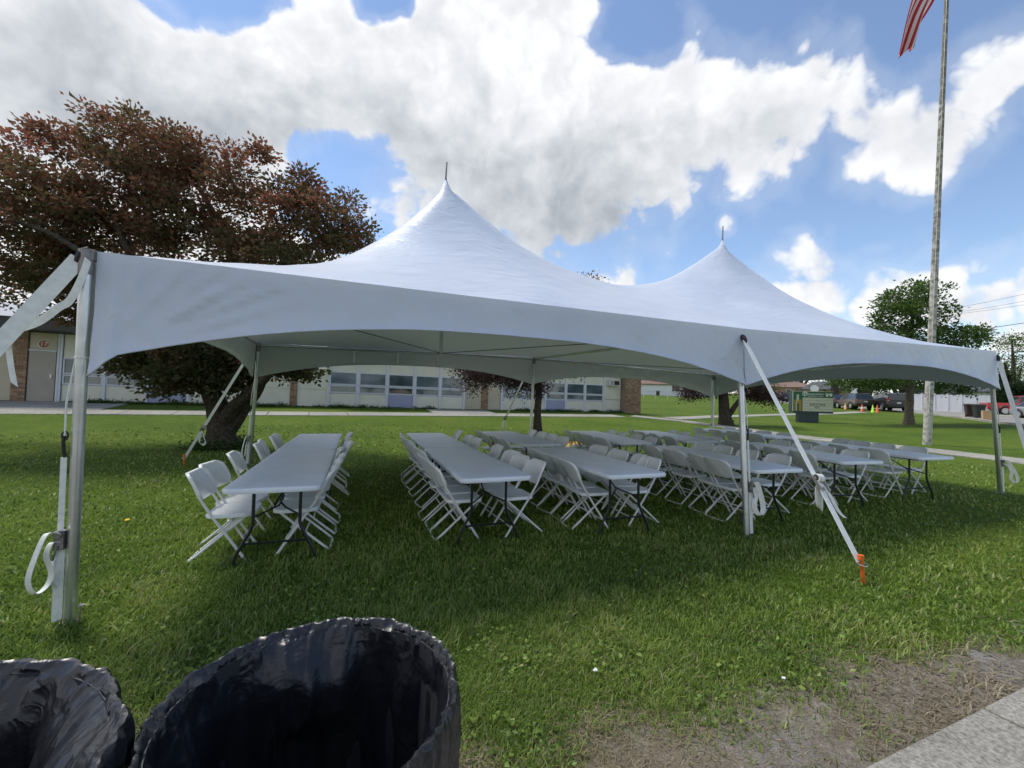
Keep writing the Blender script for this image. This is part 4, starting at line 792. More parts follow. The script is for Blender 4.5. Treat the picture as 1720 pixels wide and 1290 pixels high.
M['dark_glass'] = mat('dark_glass', (.012, .015, .02), .05, spec=.8)
FQ = Vector((1.68, 19.8, 0)); FA = .0436; fe = Vector((math.cos(FA), math.sin(FA), 0)); fn = Vector((math.sin(FA), -math.cos(FA), 0))
def fs(px, py=660):     # distance along the facade seen at a column of the photograph
    r = Vector(ray(px, py)); o = Vector(CAM); t = (FQ-o).dot(fn)/r.dot(fn); return ((o+r*t)-FQ).dot(fe)
FLOOR = .76
school = thing('school_building', 'long low cream school building with banded windows and brick piers', 'school', (FQ.x, FQ.y, FLOOR), 0)
school.rotation_euler = (0, R(.58), FA)
def sbox(name, m, x0, x1, y0, y1, z0, z1, parent=None):
    mb = MB(); mb.span((x0, y0, z0), (x1, y1, z1)); return mb.build(name, M[m], parent or school)
sL, sR = fs(-330), fs(1043)
sbox('plinth', 'stone', sL, sR, -.03, 1, -.35, .02)
brick_me = None
def brick_pier(x0, x1, y0, z0, z1, depth=.36, bl=.22, bh=.085):
    global brick_me
    p = sbox('brick_pier', 'mortar', x0+.006, x1-.006, y0+.006, y0+depth, z0, z1); n = max(1, round((x1-x0)/bl)); w_ = (x1-x0)/n
    if brick_me is None: mb = MB(); mb.span((0, 0, 0), (1, 1, 1)); tmp = mb.build('brick', M['brick']); brick_me = tmp.data; bpy.data.objects.remove(tmp)
    z = z0; row = 0; cnt = 0
    while z < z1-.02:
        xs = [x0+w_*k-(w_/2 if row % 2 else 0) for k in range(n+2)]
        for a, b in zip(xs, xs[1:]):
            a, b = max(a, x0), min(b, x1)
            if b-a < .03: continue
            o = bpy.data.objects.new('brick', brick_me); COL.objects.link(o); o.parent = p; o.location = (a+.004, y0-rng.uniform(.0, .014), z+.004); o.scale = (b-a-.010, .05, min(bh-.012, z1-z-.004))
        z += bh; row += 1
for a, b in ((18, 43), (487, 498.5), (808.5, 819.5)): brick_pier(fs(a), fs(b), -.06, -.1, 2.8 if a < 100 else 1.94 if a < 500 else 2.8)
brick_pier(fs(1043), fs(1069), -.45, -.35, 2.95, .8)
def panel(a, b, z0, z1, m='panel', y=0.): return sbox('wall_panel', m, fs(a)+.005, fs(b)-.005, y, y+.12, z0, z1)
def post(px, z1=2.78, w_=.10): x = fs(px); return sbox('mullion', 'mullion', x-w_/2, x+w_/2, -.06, .1, 0, z1)
def bay(a, b, lower='panel', dark=False, top=2.78):
    x0, x1 = fs(a)+.055, fs(b)-.055
    sbox('wall_panel', lower, x0, x1, 0, .1, .03, .68); sbox('wall_panel', 'panel', x0, x1, 0, .1, 1.82, top)
    f = sbox('window', 'mullion', x0, x1, .03, .1, .68, 1.82)
    for z0, z1 in ((.78, 1.07), (1.20, 1.77)):
        fr = MB()
        for p, q in (((x0, -.03, z0-.05), (x1, .03, z0)), ((x0, -.03, z1), (x1, .03, z1+.05)), ((x0, -.03, z0), (x0+.05, .03, z1)), ((x1-.05, -.03, z0), (x1, .03, z1))): fr.span(p, q)
        fr.build('sash_frame', M['mullion'], f)
        sbox('pane', 'dark_glass' if dark and z0 < 1 else 'glass', x0+.05, x1-.05, .005, .02, z0, z1, f)
# section A: door 17 and window bays under the dark fascia
panel(-330, 18, .03, 2.78, 'panel_tan')
d = sbox('door', 'door', fs(44)+.01, fs(91)-.01, -.02, .05, .02, 2.03)
mb = MB(); mb.span((fs(84)-.03, -.06, .95), (fs(84)+.03, -.02, 1.12)); mb.build('door_handle', M['steel'], d)
sbox('transom_bar', 'mullion', fs(44), fs(91), -.05, .03, 2.035, 2.09); panel(44, 91, 2.10, 2.78, 'panel_tan')
def text_mesh(txt, size, m, parent, loc_, rot, name='lettering', align='CENTER', ext=.004, sx=1., shear=0.):
    c = bpy.data.curves.new(name, 'FONT'); c.body = txt; c.size = size; c.align_x = align; c.align_y = 'CENTER'; c.extrude = ext; c.resolution_u = 3; c.shear = shear
    o = bpy.data.objects.new(name, c); COL.objects.link(o); bpy.context.view_layer.update(); me = bpy.data.meshes.new_from_object(o.evaluated_get(bpy.context.evaluated_depsgraph_get())); bpy.data.objects.remove(o)
    me.materials.clear(); me.materials.append(m); o = bpy.data.objects.new(name, me); COL.objects.link(o); o.parent = parent; o.location = loc_; o.rotation_euler = rot; o.scale = (sx, 1, 1); return o
M['white'] = mat('white_paint', (.8, .8, .78), .5); M['rust'] = mat('rust_red', (.33, .085, .04), .5)
mb = MB(); cx = (fs(67)+fs(70))/2; mb.tube([(cx, -.012, 2.33), (cx, .0, 2.33)], .165, 24); bd = mb.build('number_disc', M['rust'], school)
text_mesh('17', .24, M['white'], bd, (cx, -.016, 2.33), (R(90), 0, 0))
mb = MB(); mb.tube([(cx+.165*math.cos(a), -.012, 2.33+.165*math.sin(a)) for a in np.linspace(0, 2*math.pi, 25)], .014, 6); mb.build('disc_rim', M['white'], bd)
for p in (95, 99.5): post(p, 2.78, .07)
PA = [100, 174, 246, 316]
for p in PA[1:]: post(p)
bay(100, 174); bay(174, 246); bay(246, 316, 'panel_blue')
# section B: plain panels, low eave
for a, b in ((316, 400), (400, 487), (498.5, 551)): panel(a, b, .03, .86); panel(a, b, .875, 1.93)
sbox('roof_edge', 'roof_edge', fs(340), fs(549), -.35, .1, 1.945, 2.02)
# section C and E: banded windows; D: tan panels round a brick column
PC = [551, 600.5, 649.5, 695.5, 738.5, 779]
for p in PC: post(p, 2.78, .11)
for i in range(5): bay(PC[i], PC[i+1], 'panel_blue' if i == 2 else 'panel', i == 2)
panel(781, 808.5, .03, 2.78, 'panel_tan'); panel(819.5, 840, .03, 2.78, 'panel_tan')
PE = [842, 879, 915.5, 950, 982, 1013.5]
for p in PE: post(p, 2.78, .11)
for i in range(5): bay(PE[i], PE[i+1], 'panel_blue' if i == 2 else 'panel')
panel(1014.5, 1042, .03, .83); panel(1014.5, 1042, .86, 2.78)
ac = MB(); a0, a1 = fs(1018.5), fs(1034); ac.span((a0, -.42, 1.80), (a1, -.01, 2.16)); ao = ac.build('air_conditioner', M['roof_edge'], school)
g = MB(); g.span((a0+.30, -.435, 1.84), (a1-.04, -.421, 2.12)); g.build('grille', M['black'], ao)
for i in range(3): g = MB(); g.span((a0+.05+i*.07, -.43, 1.84), (a0+.08+i*.07, -.421, 2.12)); g.build('louvre', M['black'], ao)
# roofs
sbox('fascia', 'fascia', sL, fs(330), -1.1, 8, 2.80, 3.22); sbox('fascia', 'fascia', fs(551)-.1, sR+.2, -.5, 8, 2.80, 3.1)
mb = MB(); xa, xb = sL, fs(330); mb.add([(xa, -1.15, 3.23), (xb, -1.15, 3.23), (xb, 5, 4.6), (xa, 5, 4.6), (xa, 12, 3.2), (xb, 12, 3.2)], [(0, 1, 2, 3), (3, 2, 5, 4)], False); mb.build('roof', M['roofing'], school)
mb = MB(); xa, xb = fs(330), fs(551); mb.add([(xa, -.35, 2.03), (xb, -.35, 2.03), (xb, 6, 2.5), (xa, 6, 2.5)], [(0, 1, 2, 3)], False); mb.build('roof', M['roofing'], school)
sbox('roof', 'roofing', fs(551)-.1, sR+.2, -.48, 8, 3.11, 3.2)
sbox('rear_block', 'panel_tan', sL, sR, .13, 11, -.3, 1.92)
sbox('rear_block', 'panel_tan', sL, fs(330), .13, 11, 1.93, 2.79); sbox('rear_block', 'panel_tan', fs(551), sR, .13, 8, 1.93, 2.79)

# ------------------------------------------------------------------ street objects
def head(deg): return R(90-deg)        # compass heading (from +Y towards +X) -> rotation of local +x
GLASS = mat('car_glass', (.02, .025, .03), .05, spec=.9); TYRE = mat('tyre_rubber', (.015, .015, .016), .8); RIM = mat('wheel_rim', (.5, .51, .52), .35, .7); TAIL = mat('tail_lamp', (.35, .01, .015), .25); LAMP = mat('head_lamp', (.7, .7, .7), .15); PLATE = mat('plate', (.6, .62, .62), .5); TRIM = mat('car_trim', (.02, .02, .022), .5)
def paint(name, c, metal=.3): return mat(name, c, .3, metal, coat=.6)
def vehicle(name, label, cat, px, py, hd, col, kind, metal=.3, group='parked vehicles', p=None):
    p = p or gnd(px, py); t = thing(name, label, cat, (p.x, p.y, tz(p.x, p.y)+.05), head(hd), group); pm = paint('paint_'+name, col, metal)
    # stations along x: (x, bottom z, belt z, half width)
    if kind == 'van':   L_, W_, H_, belt, low = 5.0, .98, 1.76, 1.05, [(-2.5, .42, 1.02, .88), (-2.4, .3, 1.06, .96), (-1.2, .24, 1.06, .98), (0, .24, 1.04, .98), (1.2, .24, 1.02, .98), (1.9, .26, .96, .94), (2.35, .3, .80, .84), (2.5, .42, .66, .70)]
    elif kind == 'suv': L_, W_, H_, belt, low = 4.6, .93, 1.66, 1.0, [(-2.3, .45, .98, .82), (-2.2, .34, 1.02, .9), (-1.2, .26, 1.02, .93), (0, .26, 1.0, .93), (1.0, .26, .99, .93), (1.7, .28, .93, .9), (2.15, .34, .82, .8), (2.3, .45, .68, .66)]
    elif kind == 'sedan': L_, W_, H_, belt, low = 4.7, .9, 1.45, .92, [(-2.35, .42, .84, .76), (-2.2, .3, .95, .86), (-1.2, .22, .94, .9), (0, .22, .92, .9), (1.0, .22, .9, .9), (1.8, .24, .82, .86), (2.2, .3, .72, .76), (2.35, .42, .6, .62)]
    else: L_, W_, H_, belt, low = 5.7, .98, 1.88, 1.16, [(-2.85, .6, 1.14, .92), (-2.75, .5, 1.16, .97), (-1.2, .42, 1.16, .98), (0, .4, 1.16, .98), (1.2, .4, 1.15, .98), (2.2, .42, 1.10, .95), (2.7, .5, 1.02, .9), (2.85, .62, .9, .8)]
    mb = MB(); v = []
    for x, zb, zt, hw in low:
        zm = (zb+zt)/2; v += [(x, -hw*.9, zb), (x, -hw, zb+.12), (x, -hw*1.005, zm), (x, -hw*.97, zt-.05), (x, -hw*.90, zt), (x, hw*.90, zt), (x, hw*.97, zt-.05), (x, hw*1.005, zm), (x, hw, zb+.12), (x, hw*.9, zb)]
    n = 10; mb.add(v, [(i*n+j, i*n+(j+1) % n, (i+1)*n+(j+1) % n, (i+1)*n+j) for i in range(len(low)-1) for j in range(n)]+[tuple(range(n)), tuple(range(len(v)-1, len(v)-n-1, -1))])
    (rb, rt), (fb, ft) = _cab(kind)
    hw = W_*.90; hr = W_*.70
    z0 = belt-.03; C = [(rb, -hw, z0), (fb, -hw, z0), (fb, hw, z0), (rb, hw, z0), (rt, -hr, H_-.04), (ft, -hr, H_-.04), (ft, hr, H_-.04), (rt, hr, H_-.04), (rt+.15, -hr*.85, H_), (ft-.2, -hr*.85, H_), (ft-.2, hr*.85, H_), (rt+.15, hr*.85, H_)]
    mb.add(C, [(0, 1, 5, 4), (1, 2, 6, 5), (2, 3, 7, 6), (3, 0, 4, 7), (4, 5, 9, 8), (5, 6, 10, 9), (6, 7, 11, 10), (7, 4, 8, 11), (8, 9, 10, 11)])
    body = mb.build('body', pm, t, 35)
    V = [Vector(c) for c in C]
    def quad(a, b, c, d, name_, m, ins=.08, push=.012):
        q = [V[a], V[b], V[c], V[d]]; ce = sum(q, Vector())/4; nn = (q[1]-q[0]).cross(q[3]-q[0]).normalized(); nn = nn if nn.dot(ce-Vector((0, 0, 1.2))) > 0 else -nn
        r = [p_+(ce-p_)*ins+nn*push for p_ in q]; mb = MB(); mb.add(r+[p_-nn*.02 for p_ in r], [(0, 1, 2, 3), (0, 4, 5, 1), (1, 5, 6, 2), (2, 6, 7, 3), (3, 7, 4, 0)], False); return mb.build(name_, m, t)
    for a, b, c, d in ((0, 1, 5, 4), (3, 2, 6, 7)):
        k = 3 if kind in ('van', 'suv') else 2
        for i in range(k):
            u0, u1 = i/k, (i+1)/k; sv = V[:]; A, B, Cc, D = V[a].lerp(V[b], u0), V[a].lerp(V[b], u1), V[d].lerp(V[c], u1), V[d].lerp(V[c], u0); V.extend([A, B, Cc, D]); m_ = len(V); quad(m_-4, m_-3, m_-2, m_-1, 'side_window', GLASS, .10)
    quad(1, 2, 6, 5, 'windscreen', GLASS, .07); quad(3, 0, 4, 7, 'rear_window', GLASS, .10)
    for sx in (-1, 1):
        for sy in (-1, 1):
            wr = .40 if kind == 'pickup' else .34; x = (L_*.30 if sx > 0 else -L_*.29); mb = MB(); mb.tube([(x, sy*(W_-.22), wr), (x, sy*(W_+.01), wr)], wr, 20); wh = mb.build('wheel', TYRE, t)
            mb = MB(); mb.tube([(x, sy*(W_-.05), wr), (x, sy*(W_+.018), wr)], wr*.66, 16); mb.build('rim', RIM, wh)
            mb = MB(); mb.tube([(x+(wr+.07)*math.cos(a), sy*(W_-.0), max(.25, wr+(wr+.07)*math.sin(a))) for a in np.linspace(0, math.pi, 12)], .04, 6); mb.build('wheel_arch', TRIM, t)
    rx = -L_/2; zt = belt
    for sy in (-1, 1):
        mb = MB(); mb.box((rx+.10, sy*W_*.80, zt-.12 if kind != 'van' else zt+.03), (.14, .26, .26)); mb.build('tail_light', TAIL, t)
        mb = MB(); mb.box((L_/2-.16, sy*W_*.66, .72 if kind != 'pickup' else .92), (.18, .34, .16)); mb.build('headlight', LAMP, t)
        mb = MB(); mb.box((fb-.25, sy*(W_+.08), belt+.06), (.12, .18, .13)); mb.build('mirror', pm, t)
    mb = MB(); mb.box((rx+.0, 0, .52 if kind != 'pickup' else .62), (.16, W_*1.7, .2)); mb.build('rear_bumper', TRIM if kind != 'pickup' else RIM, t)
    mb = MB(); mb.box((rx-.012 if kind != 'pickup' else rx-.09, 0, .80 if kind != 'pickup' else .64), (.02, .31, .15)); mb.build('licence_plate', PLATE, t)
    if kind == 'pickup':
        mb = MB(); mb.span((-2.72, -.82, 1.0), (-.85, .82, 1.165)); mb.build('bed_well', TRIM, t)
    return t
def _cab(kind): return {'van': ((-2.42, -2.2), (1.75, .75)), 'suv': ((-2.2, -1.8), (1.15, .35)), 'sedan': ((-1.9, -1.1), (1.1, .3)), 'pickup': ((-.75, -.55), (1.6, .8))}[kind]
vehicle('minivan', 'black minivan parked at the kerb behind the lime and orange cones', 'van', 1489, 690.5, 42, (.012, .014, .02), 'van')
vehicle('parked_car', 'brown estate car parked in front of the black minivan', 'car', 1434, 687.5, 36, (.115, .085, .075), 'suv', .5)
vehicle('parked_car', 'black car mostly hidden behind the school sign and brown car', 'car', 1402, 684.5, 36, (.012, .012, .014), 'sedan')
vehicle('parked_car', 'dark blue people carrier parked by the brick house', 'car', 1306, 676, 20, (.02, .03, .07), 'van', p=at(1306, 676, 84))
vehicle('parked_car', 'red car parked far off, left of the blue people carrier', 'car', 1279, 674.5, 100, (.30, .03, .025), 'sedan', p=at(1279, 674, 92))
vehicle('pickup_truck', 'red pickup truck on the driveway behind the trash carts', 'truck', 1716, 700, 142, (.42, .018, .022), 'pickup', .1, p=at(1722, 699, 41))
vehicle('parked_car', 'silver car showing only its nose below the red pickup truck', 'car', 1748, 712, 215, (.45, .46, .48), 'sedan', .6, p=at(1762, 712, 33))
# traffic cones
def cone(px, py, col, label):
    p = gnd(px, py); t = thing('traffic_cone', label, 'cone', p, 0, 'traffic cones along the kerb'); m = mat('cone_'+label.split()[0], col, .5, var=.08)
    mb = MB(); mb.lathe([(.15, .035), (.135, .05), (.028, .70), (.02, .71), (.0, .71)], 16); mb.build('cone_body', m, t)
    mb = MB(); mb.box((0, 0, .018), (.38, .38, .035)); mb.build('base', m if 'lime' in label else M['black'], t)
    if 'lime' not in label: mb = MB(); mb.lathe([(.104, .28), (.076, .44)], 16); mb.build('band', M['white'], t)
cone(1420, 688, (.75, .30, .08), 'pale orange cone with a white band, by the brown car'); cone(1448, 691.5, (.75, .10, .03), 'orange red cone by the front wheel of the black minivan')
cone(1466, 693, (.40, .75, .03), 'lime green cone beside the black minivan'); cone(1473.5, 693, (.72, .12, .04), 'red orange cone just right of the lime green cone')
# wheeled carts and a box
def cart(px, py, col, label, rz=0., p=None):
    p = p or gnd(px, py); t = thing('trash_cart', label, 'trash cart', (p.x, p.y, tz(p.x, p.y)+.06), rz, 'wheeled trash carts'); m = mat('cart_plastic_'+label.split()[0], col, .5, var=.08)
    out = round_rect(.6, .7, .08, 3); mb = MB(); mb.rings(out, [lambda x, y: (x*.72, y*.72, .03), lambda x, y: (x*.76, y*.76, .3), lambda x, y: (x*.94, y*.94, .92), lambda x, y: (x*1.02, y*1.02, .93), lambda x, y: (x*1.02, y*1.02, .98)]); mb.build('body', m, t)
    mb = MB(); mb.rings(round_rect(.64, .78, .08, 3), [lambda x, y: (x, y, .985), lambda x, y: (x, y, 1.01), lambda x, y: (x*.8, y*.8, 1.06)]); mb.build('lid', m, t)
    mb = MB(); mb.tube([(-.25, .40, .93), (.25, .40, .93)], .018, 6); mb.build('handle', m, t)
    for s in (-1, 1): mb = MB(); mb.tube([(s*.26, .27, .12), (s*.31, .27, .12)], .12, 14); mb.build('wheel', TYRE, t)
cart(1629, 702, (.045, .022, .016), 'brown wheeled trash cart in front of the white fence', 2.2); cart(1644, 703.5, (.018, .03, .028), 'dark green wheeled trash cart beside the brown one', 2.4)
cart(1105, 0, (.02, .02, .022), 'black wheeled cart against the white ranch house', .3, at(1105, 663, 92))
p = gnd(1660, 706); bx = thing('cardboard_box', 'tan cardboard box set beside the dark green trash cart', 'box', (p.x, p.y, tz(p.x, p.y)+.06), .5); bm_ = mat('cardboard', (.45, .30, .16), .8, var=.1)
mb = MB(); mb.span((-.34, -.3, 0), (.34, .3, .62)); mb.build('carton', bm_, bx); mb = MB(); mb.span((-.34, -.3, .625), (-.005, .3, .64)); mb.span((.005, -.3, .625), (.34, .3, .64)); mb.build('flap', bm_, bx)
# white vinyl fence
fw = thing('vinyl_fence', 'white solid vinyl fence across the street behind the trash carts', 'fence', (0, 0, 0)); M['vinylfence'] = mat('vinyl_white', (.66, .68, .72), .45, var=.03)
fa, fb = at(1470, 690, 52), at(1664, 694, 44); N_ = 9
for i in range(N_):
    a, b = fa.lerp(fb, i/N_), fa.lerp(fb, (i+1)/N_); za, zb = tz(a.x, a.y), tz(b.x, b.y); ang = math.atan2(b.y-a.y, b.x-a.x)
    mb = MB(); mb.box((b.x, b.y, zb+.95), (.14, .14, 1.95), ang); mb.box((b.x, b.y, zb+1.94), (.17, .17, .05), ang); mb.build('post', M['vinylfence'], fw)
    n_ = 11
    for k in range(n_):
        q, r_ = a.lerp(b, k/n_), a.lerp(b, (k+1)/n_); c = (q+r_)/2; mb = MB(); mb.box((c.x, c.y, tz(c.x, c.y)+.93), ((r_-q).length-.012, .03, 1.66), ang); mb.build('panel', M['vinylfence'], fw)
    c = (a+b)/2
    for z in (.10, 1.80): mb = MB(); mb.box((c.x, c.y, tz(c.x, c.y)+z), ((b-a).length, .06, .13), ang); mb.build('rail', M['vinylfence'], fw)
# houses
M['shingle'] = mat('shingles_brown', (.20, .13, .10), .9, var=.2, scale=8); M['shingle_grey'] = mat('shingles_grey', (.085, .088, .10), .9, var=.2, scale=8); M['siding'] = mat('siding_white', (.70, .73, .78), .6, var=.03); M['brickwall'] = mat('brick_wall', (.36, .23, .14), .9, col2=(.46, .33, .22), scale=14); M['shutter'] = mat('shutter_red', (.16, .04, .035), .6)
def house(name, label, px, Z, hd, W_, D_, eave, ridge, wall, roof, wins, doors=(), chimney=None, hip=1.5, dz=0.):
    p = at(px, 660, Z); z = tz(p.x, p.y)+dz; t = thing(name, label, 'house', (p.x, p.y, z), head(hd)); mb = MB(); mb.span((-W_/2, 0, -.6), (W_/2, D_, eave)); mb.build('wall', M[wall], t)
    o = .45; mb = MB(); v = [(-W_/2-o, -o, eave), (W_/2+o, -o, eave), (W_/2+o, D_+o, eave), (-W_/2-o, D_+o, eave), (-W_/2-o+hip, D_/2, ridge), (W_/2+o-hip, D_/2, ridge)]; v += [(x, y, eave-.14) for x, y, _ in v[:4]]
    mb.add(v, [(0, 1, 5, 4), (1, 2, 5), (2, 3, 4, 5), (3, 0, 4), (6, 7, 1, 0), (7, 8, 2, 1), (8, 9, 3, 2), (9, 6, 0, 3), (6, 9, 8, 7)], False); rf = mb.build('roof', M[roof], t)
    if chimney: mb = MB(); mb.span((chimney-.45, D_*.45, eave+.2), (chimney+.45, D_*.45+.8, ridge+.7)); mb.build('chimney', M['brickwall'], rf)
    for x, w_, z0, z1, sh in wins:
        mb = MB(); mb.span((x-w_/2-.07, -.06, z0-.07), (x+w_/2+.07, -.003, z1+.07)); f = mb.build('window', M['roof_edge'], t); mb = MB(); mb.span((x-w_/2, -.075, z0), (x+w_/2, -.062, z1)); mb.build('pane', M['dark_glass'], f)
        if sh:
            for s in (-1, 1): mb = MB(); mb.span((x+s*(w_/2+.30)-.2, -.05, z0-.05), (x+s*(w_/2+.30)+.2, -.004, z1+.05)); mb.build('shutter', M['shutter'], t)
    for x in doors:
        mb = MB(); mb.span((x-.62, -.06, 0), (x+.62, -.003, 2.25)); f = mb.build('door_frame', M['roof_edge'], t); mb = MB(); mb.span((x-.46, -.085, .05), (x+.46, -.062, 2.1)); mb.build('door', M['dark_glass'], f)
house('brick_house', 'low brick house with dark shutters and chimney beyond the school sign', 1316, 118, 147, 15, 9, 2.7, 4.4, 'brickwall', 'shingle', [(-4.2, 2.2, .7, 2.1, True), (4.4, 1.7, .9, 2.1, True)], (1.2,), 1.4, 5.)
house('ranch_house', 'long white ranch house with a brown roof beyond the brick pier', 1096, 96, 125, 13.0, 8, 2.55, 4.6, 'siding', 'shingle', [(5.0, 1.6, 1.0, 2.3, False)], (), None, .4)
house('ranch_house', 'white gabled house wing with wide dark window beyond the back right tent pole', 1155, 99, 130, 8.5, 8, 2.4, 3.5, 'siding', 'siding', [(-1.4, 2.4, .95, 1.9, False)], (), None, 1.)
house('grey_roofed_house', 'house with a dark grey roof behind the white fence', 1625, 66, 160, 15, 9, 2.2, 4.1, 'siding', 'shingle_grey', [], (), None, 3.)
house('grey_roofed_house', 'white sided house behind the red pickup truck', 1692, 60, 160, 9, 8, 2.7, 4.4, 'siding', 'shingle_grey', [], (), None, 1.)
house('brick_house', 'tan house glimpsed behind the stop sign', 1388, 100, 150, 9, 8, 2.7, 4.6, 'brickwall', 'shingle_grey', [(-2, 1.2, .9, 2.1, False)], (), None, 2.)
# chain link fence before the ranch house
cf = thing('chain_fence', 'thin chain link fence in front of the white ranch house', 'fence', (0, 0, 0)); ca, cb = at(1060, 668, 70), at(1160, 669, 74)
for i in range(6):
    q = ca.lerp(cb, i/5); z = tz(q.x, q.y); mb = MB(); mb.tube([(q.x, q.y, z-.1), (q.x, q.y, z+1.2)], .035, 6); mb.build('post', M['alu'], cf)
    if i < 5:
        r_ = ca.lerp(cb, (i+1)/5); mb = MB(); mb.tube([(q.x, q.y, z+1.18), (r_.x, r_.y, tz(r_.x, r_.y)+1.18)], .025, 6); mb.build('rail', M['alu'], cf)
# stop sign seen from behind, small sign
def octagon(r): return [(r*math.cos(R(22.5+45*k)), r*math.sin(R(22.5+45*k))) for k in range(8)]
p = at(1368, 680, 50); z = tz(p.x, p.y); st = thing('stop_sign', 'pale unpainted back of an octagonal road sign above the school sign', 'sign', (p.x, p.y, z), head(150)); SB = mat('sign_back', (.74, .75, .76), .45, .2)
mb = MB(); mb.rings(octagon(.45), [lambda x, y: (x, -.03, 2.15+y), lambda x, y: (x, -.026, 2.15+y)]); mb.build('plate', SB, st); mb = MB(); mb.tube([(0, 0, -.2), (0, 0, 2.6)], .03, 6); mb.build('post', M['dark_metal'], st)
p = at(1435, 684, 54); z = tz(p.x, p.y); ss = thing('street_sign', 'small grey street sign on a post behind the brown car', 'sign', (p.x, p.y, z), head(150)); mb = MB(); mb.box((0, -.03, 2.0), (.42, .02, .5)); mb.box((0, -.03, 2.33), (.7, .02, .14)); mb.build('plate', SB, ss); mb = MB(); mb.tube([(0, 0, -.2), (0, 0, 2.4)], .03, 6); mb.build('post', M['dark_metal'], ss)

# ------------------------------------------------------------------ school message sign
sp = gnd(1367, 710); SR = Vector((.869, -.495, 0)); sg = thing('school_sign', 'green school message sign with a cream letter board on a dark pedestal', 'sign', sp, math.atan2(SR.y, SR.x))
M['sign_dark'] = mat('sign_cabinet', (.025, .045, .055), .5, var=.1); M['sign_green'] = mat('sign_green', (.012, .11, .055), .5, var=.08); M['cream'] = mat('letter_board', (.52, .55, .42), .55, var=.04); M['gold'] = mat('gold_print', (.38, .22, .03), .5); M['letter'] = mat('letter_brown', (.10, .075, .05), .6)
X0, X1, Z0, Z1 = -1.28, 1.15, .60, 2.02
mb = MB(); mb.span((X0, 0, Z0), (X1, .5, Z1)); mb.build('cabinet', M['sign_dark'], sg)
mb = MB(); mb.span((X0+.40, .06, -.1), (X0+1.60, .44, Z0-.003)); mb.build('pedestal', M['sign_dark'], sg)
mb = MB(); mb.span((X0+.03, -.02, Z0+.12), (X0+.58, -.003, Z1-.03)); tp_ = mb.build('logo_panel', M['sign_green'], sg)
mb = MB(); mb.span((X0+.585, -.02, Z1-.40), (X1-.03, -.003, Z1-.03)); hd_ = mb.build('name_panel', M['sign_green'], sg)
mb = MB(); mb.span((X0+.62, -.025, Z0+.13), (X1-.05, -.003, Z1-.41)); lb = mb.build('letter_board', M['cream'], sg)
for a, b in (((X0, -.03, Z0+.1), (X0+.03, -.002, Z1)), ((X0+.03, -.03, Z1-.028), (X1, -.002, Z1)), ((X1-.045, -.03, Z0+.1), (X1-.02, -.002, Z1-.42)), ((X0+.59, -.03, Z0+.12), (X0+.62, -.002, Z1-.41))): mb = MB(); mb.span(a, b); mb.build('frame_strip', M['cream'], sg)
for i in range(4): z = Z0+.26+i*.19; mb = MB(); mb.span((X0+.66, -.032, z), (X1-.08, -.0255, z+.014)); mb.build('letter_track', M['dark_metal'], lb)
wd = R(90); text_mesh('P', .40, M['white'], hd_, (X0+.74, -.024, Z1-.21), (wd, 0, 0)); mb = MB(); mb.tube([(X0+.73+.15*math.cos(a), -.024, Z1-.17+.13*math.sin(a)) for a in np.linspace(0, 2*math.pi, 22)], .015, 6); mb.build('logo_ring', M['white'], hd_)
text_mesh('leasantview', .205, M['white'], hd_, (X0+.90, -.024, Z1-.17), (wd, 0, 0), align='LEFT'); text_mesh('ELEMENTARY SCHOOL', .09, M['white'], hd_, (X0+.90, -.024, Z1-.315), (wd, 0, 0), align='LEFT')
for k, x in enumerate((X1-.38, X1-.17)):
    mb = MB(); mb.tube([(x, -.026, Z1-.26+.02*k), (x, -.021, Z1-.26+.02*k)], .075, 14)
    for j in range(4): a = R(35+37*j); mb.tube([(x+.115*math.cos(a), -.026, Z1-.245+.11*math.sin(a)), (x+.115*math.cos(a), -.021, Z1-.245+.11*math.sin(a))], .032, 8)
    o_ = mb.build('paw_emblem', M['white'], hd_); o_['kind'] = 'stuff'
text_mesh('JUNE 8 THANK', .175, M['letter'], lb, ((X0+X1)/2+.28, -.033, Z0+.56), (wd, 0, 0), sx=.8); text_mesh('YOU', .175, M['letter'], lb, ((X0+X1)/2+.24, -.033, Z0+.37), (wd, 0, 0), sx=.8)
mb = MB(); x = X0+.30
mb.span((x-.20, -.028, Z0+.14), (x-.08, -.021, Z0+.86)); mb.span((x+.08, -.028, Z0+.14), (x+.22, -.021, Z0+.86)); mb.span((x-.08, -.028, Z0+.62), (x+.08, -.021, Z0+.90)); w1 = mb.build('tower_print', M['gold'], tp_); w1['kind'] = 'stuff'
mb = MB(); mb.span((x-.07, -.032, Z0+.80), (x+.07, -.0285, Z0+1.20)); mb.span((x-.095, -.032, Z0+.14), (x-.05, -.0285, Z0+.79)); w1 = mb.build('tower_light', M['cream'], tp_); w1['kind'] = 'stuff'

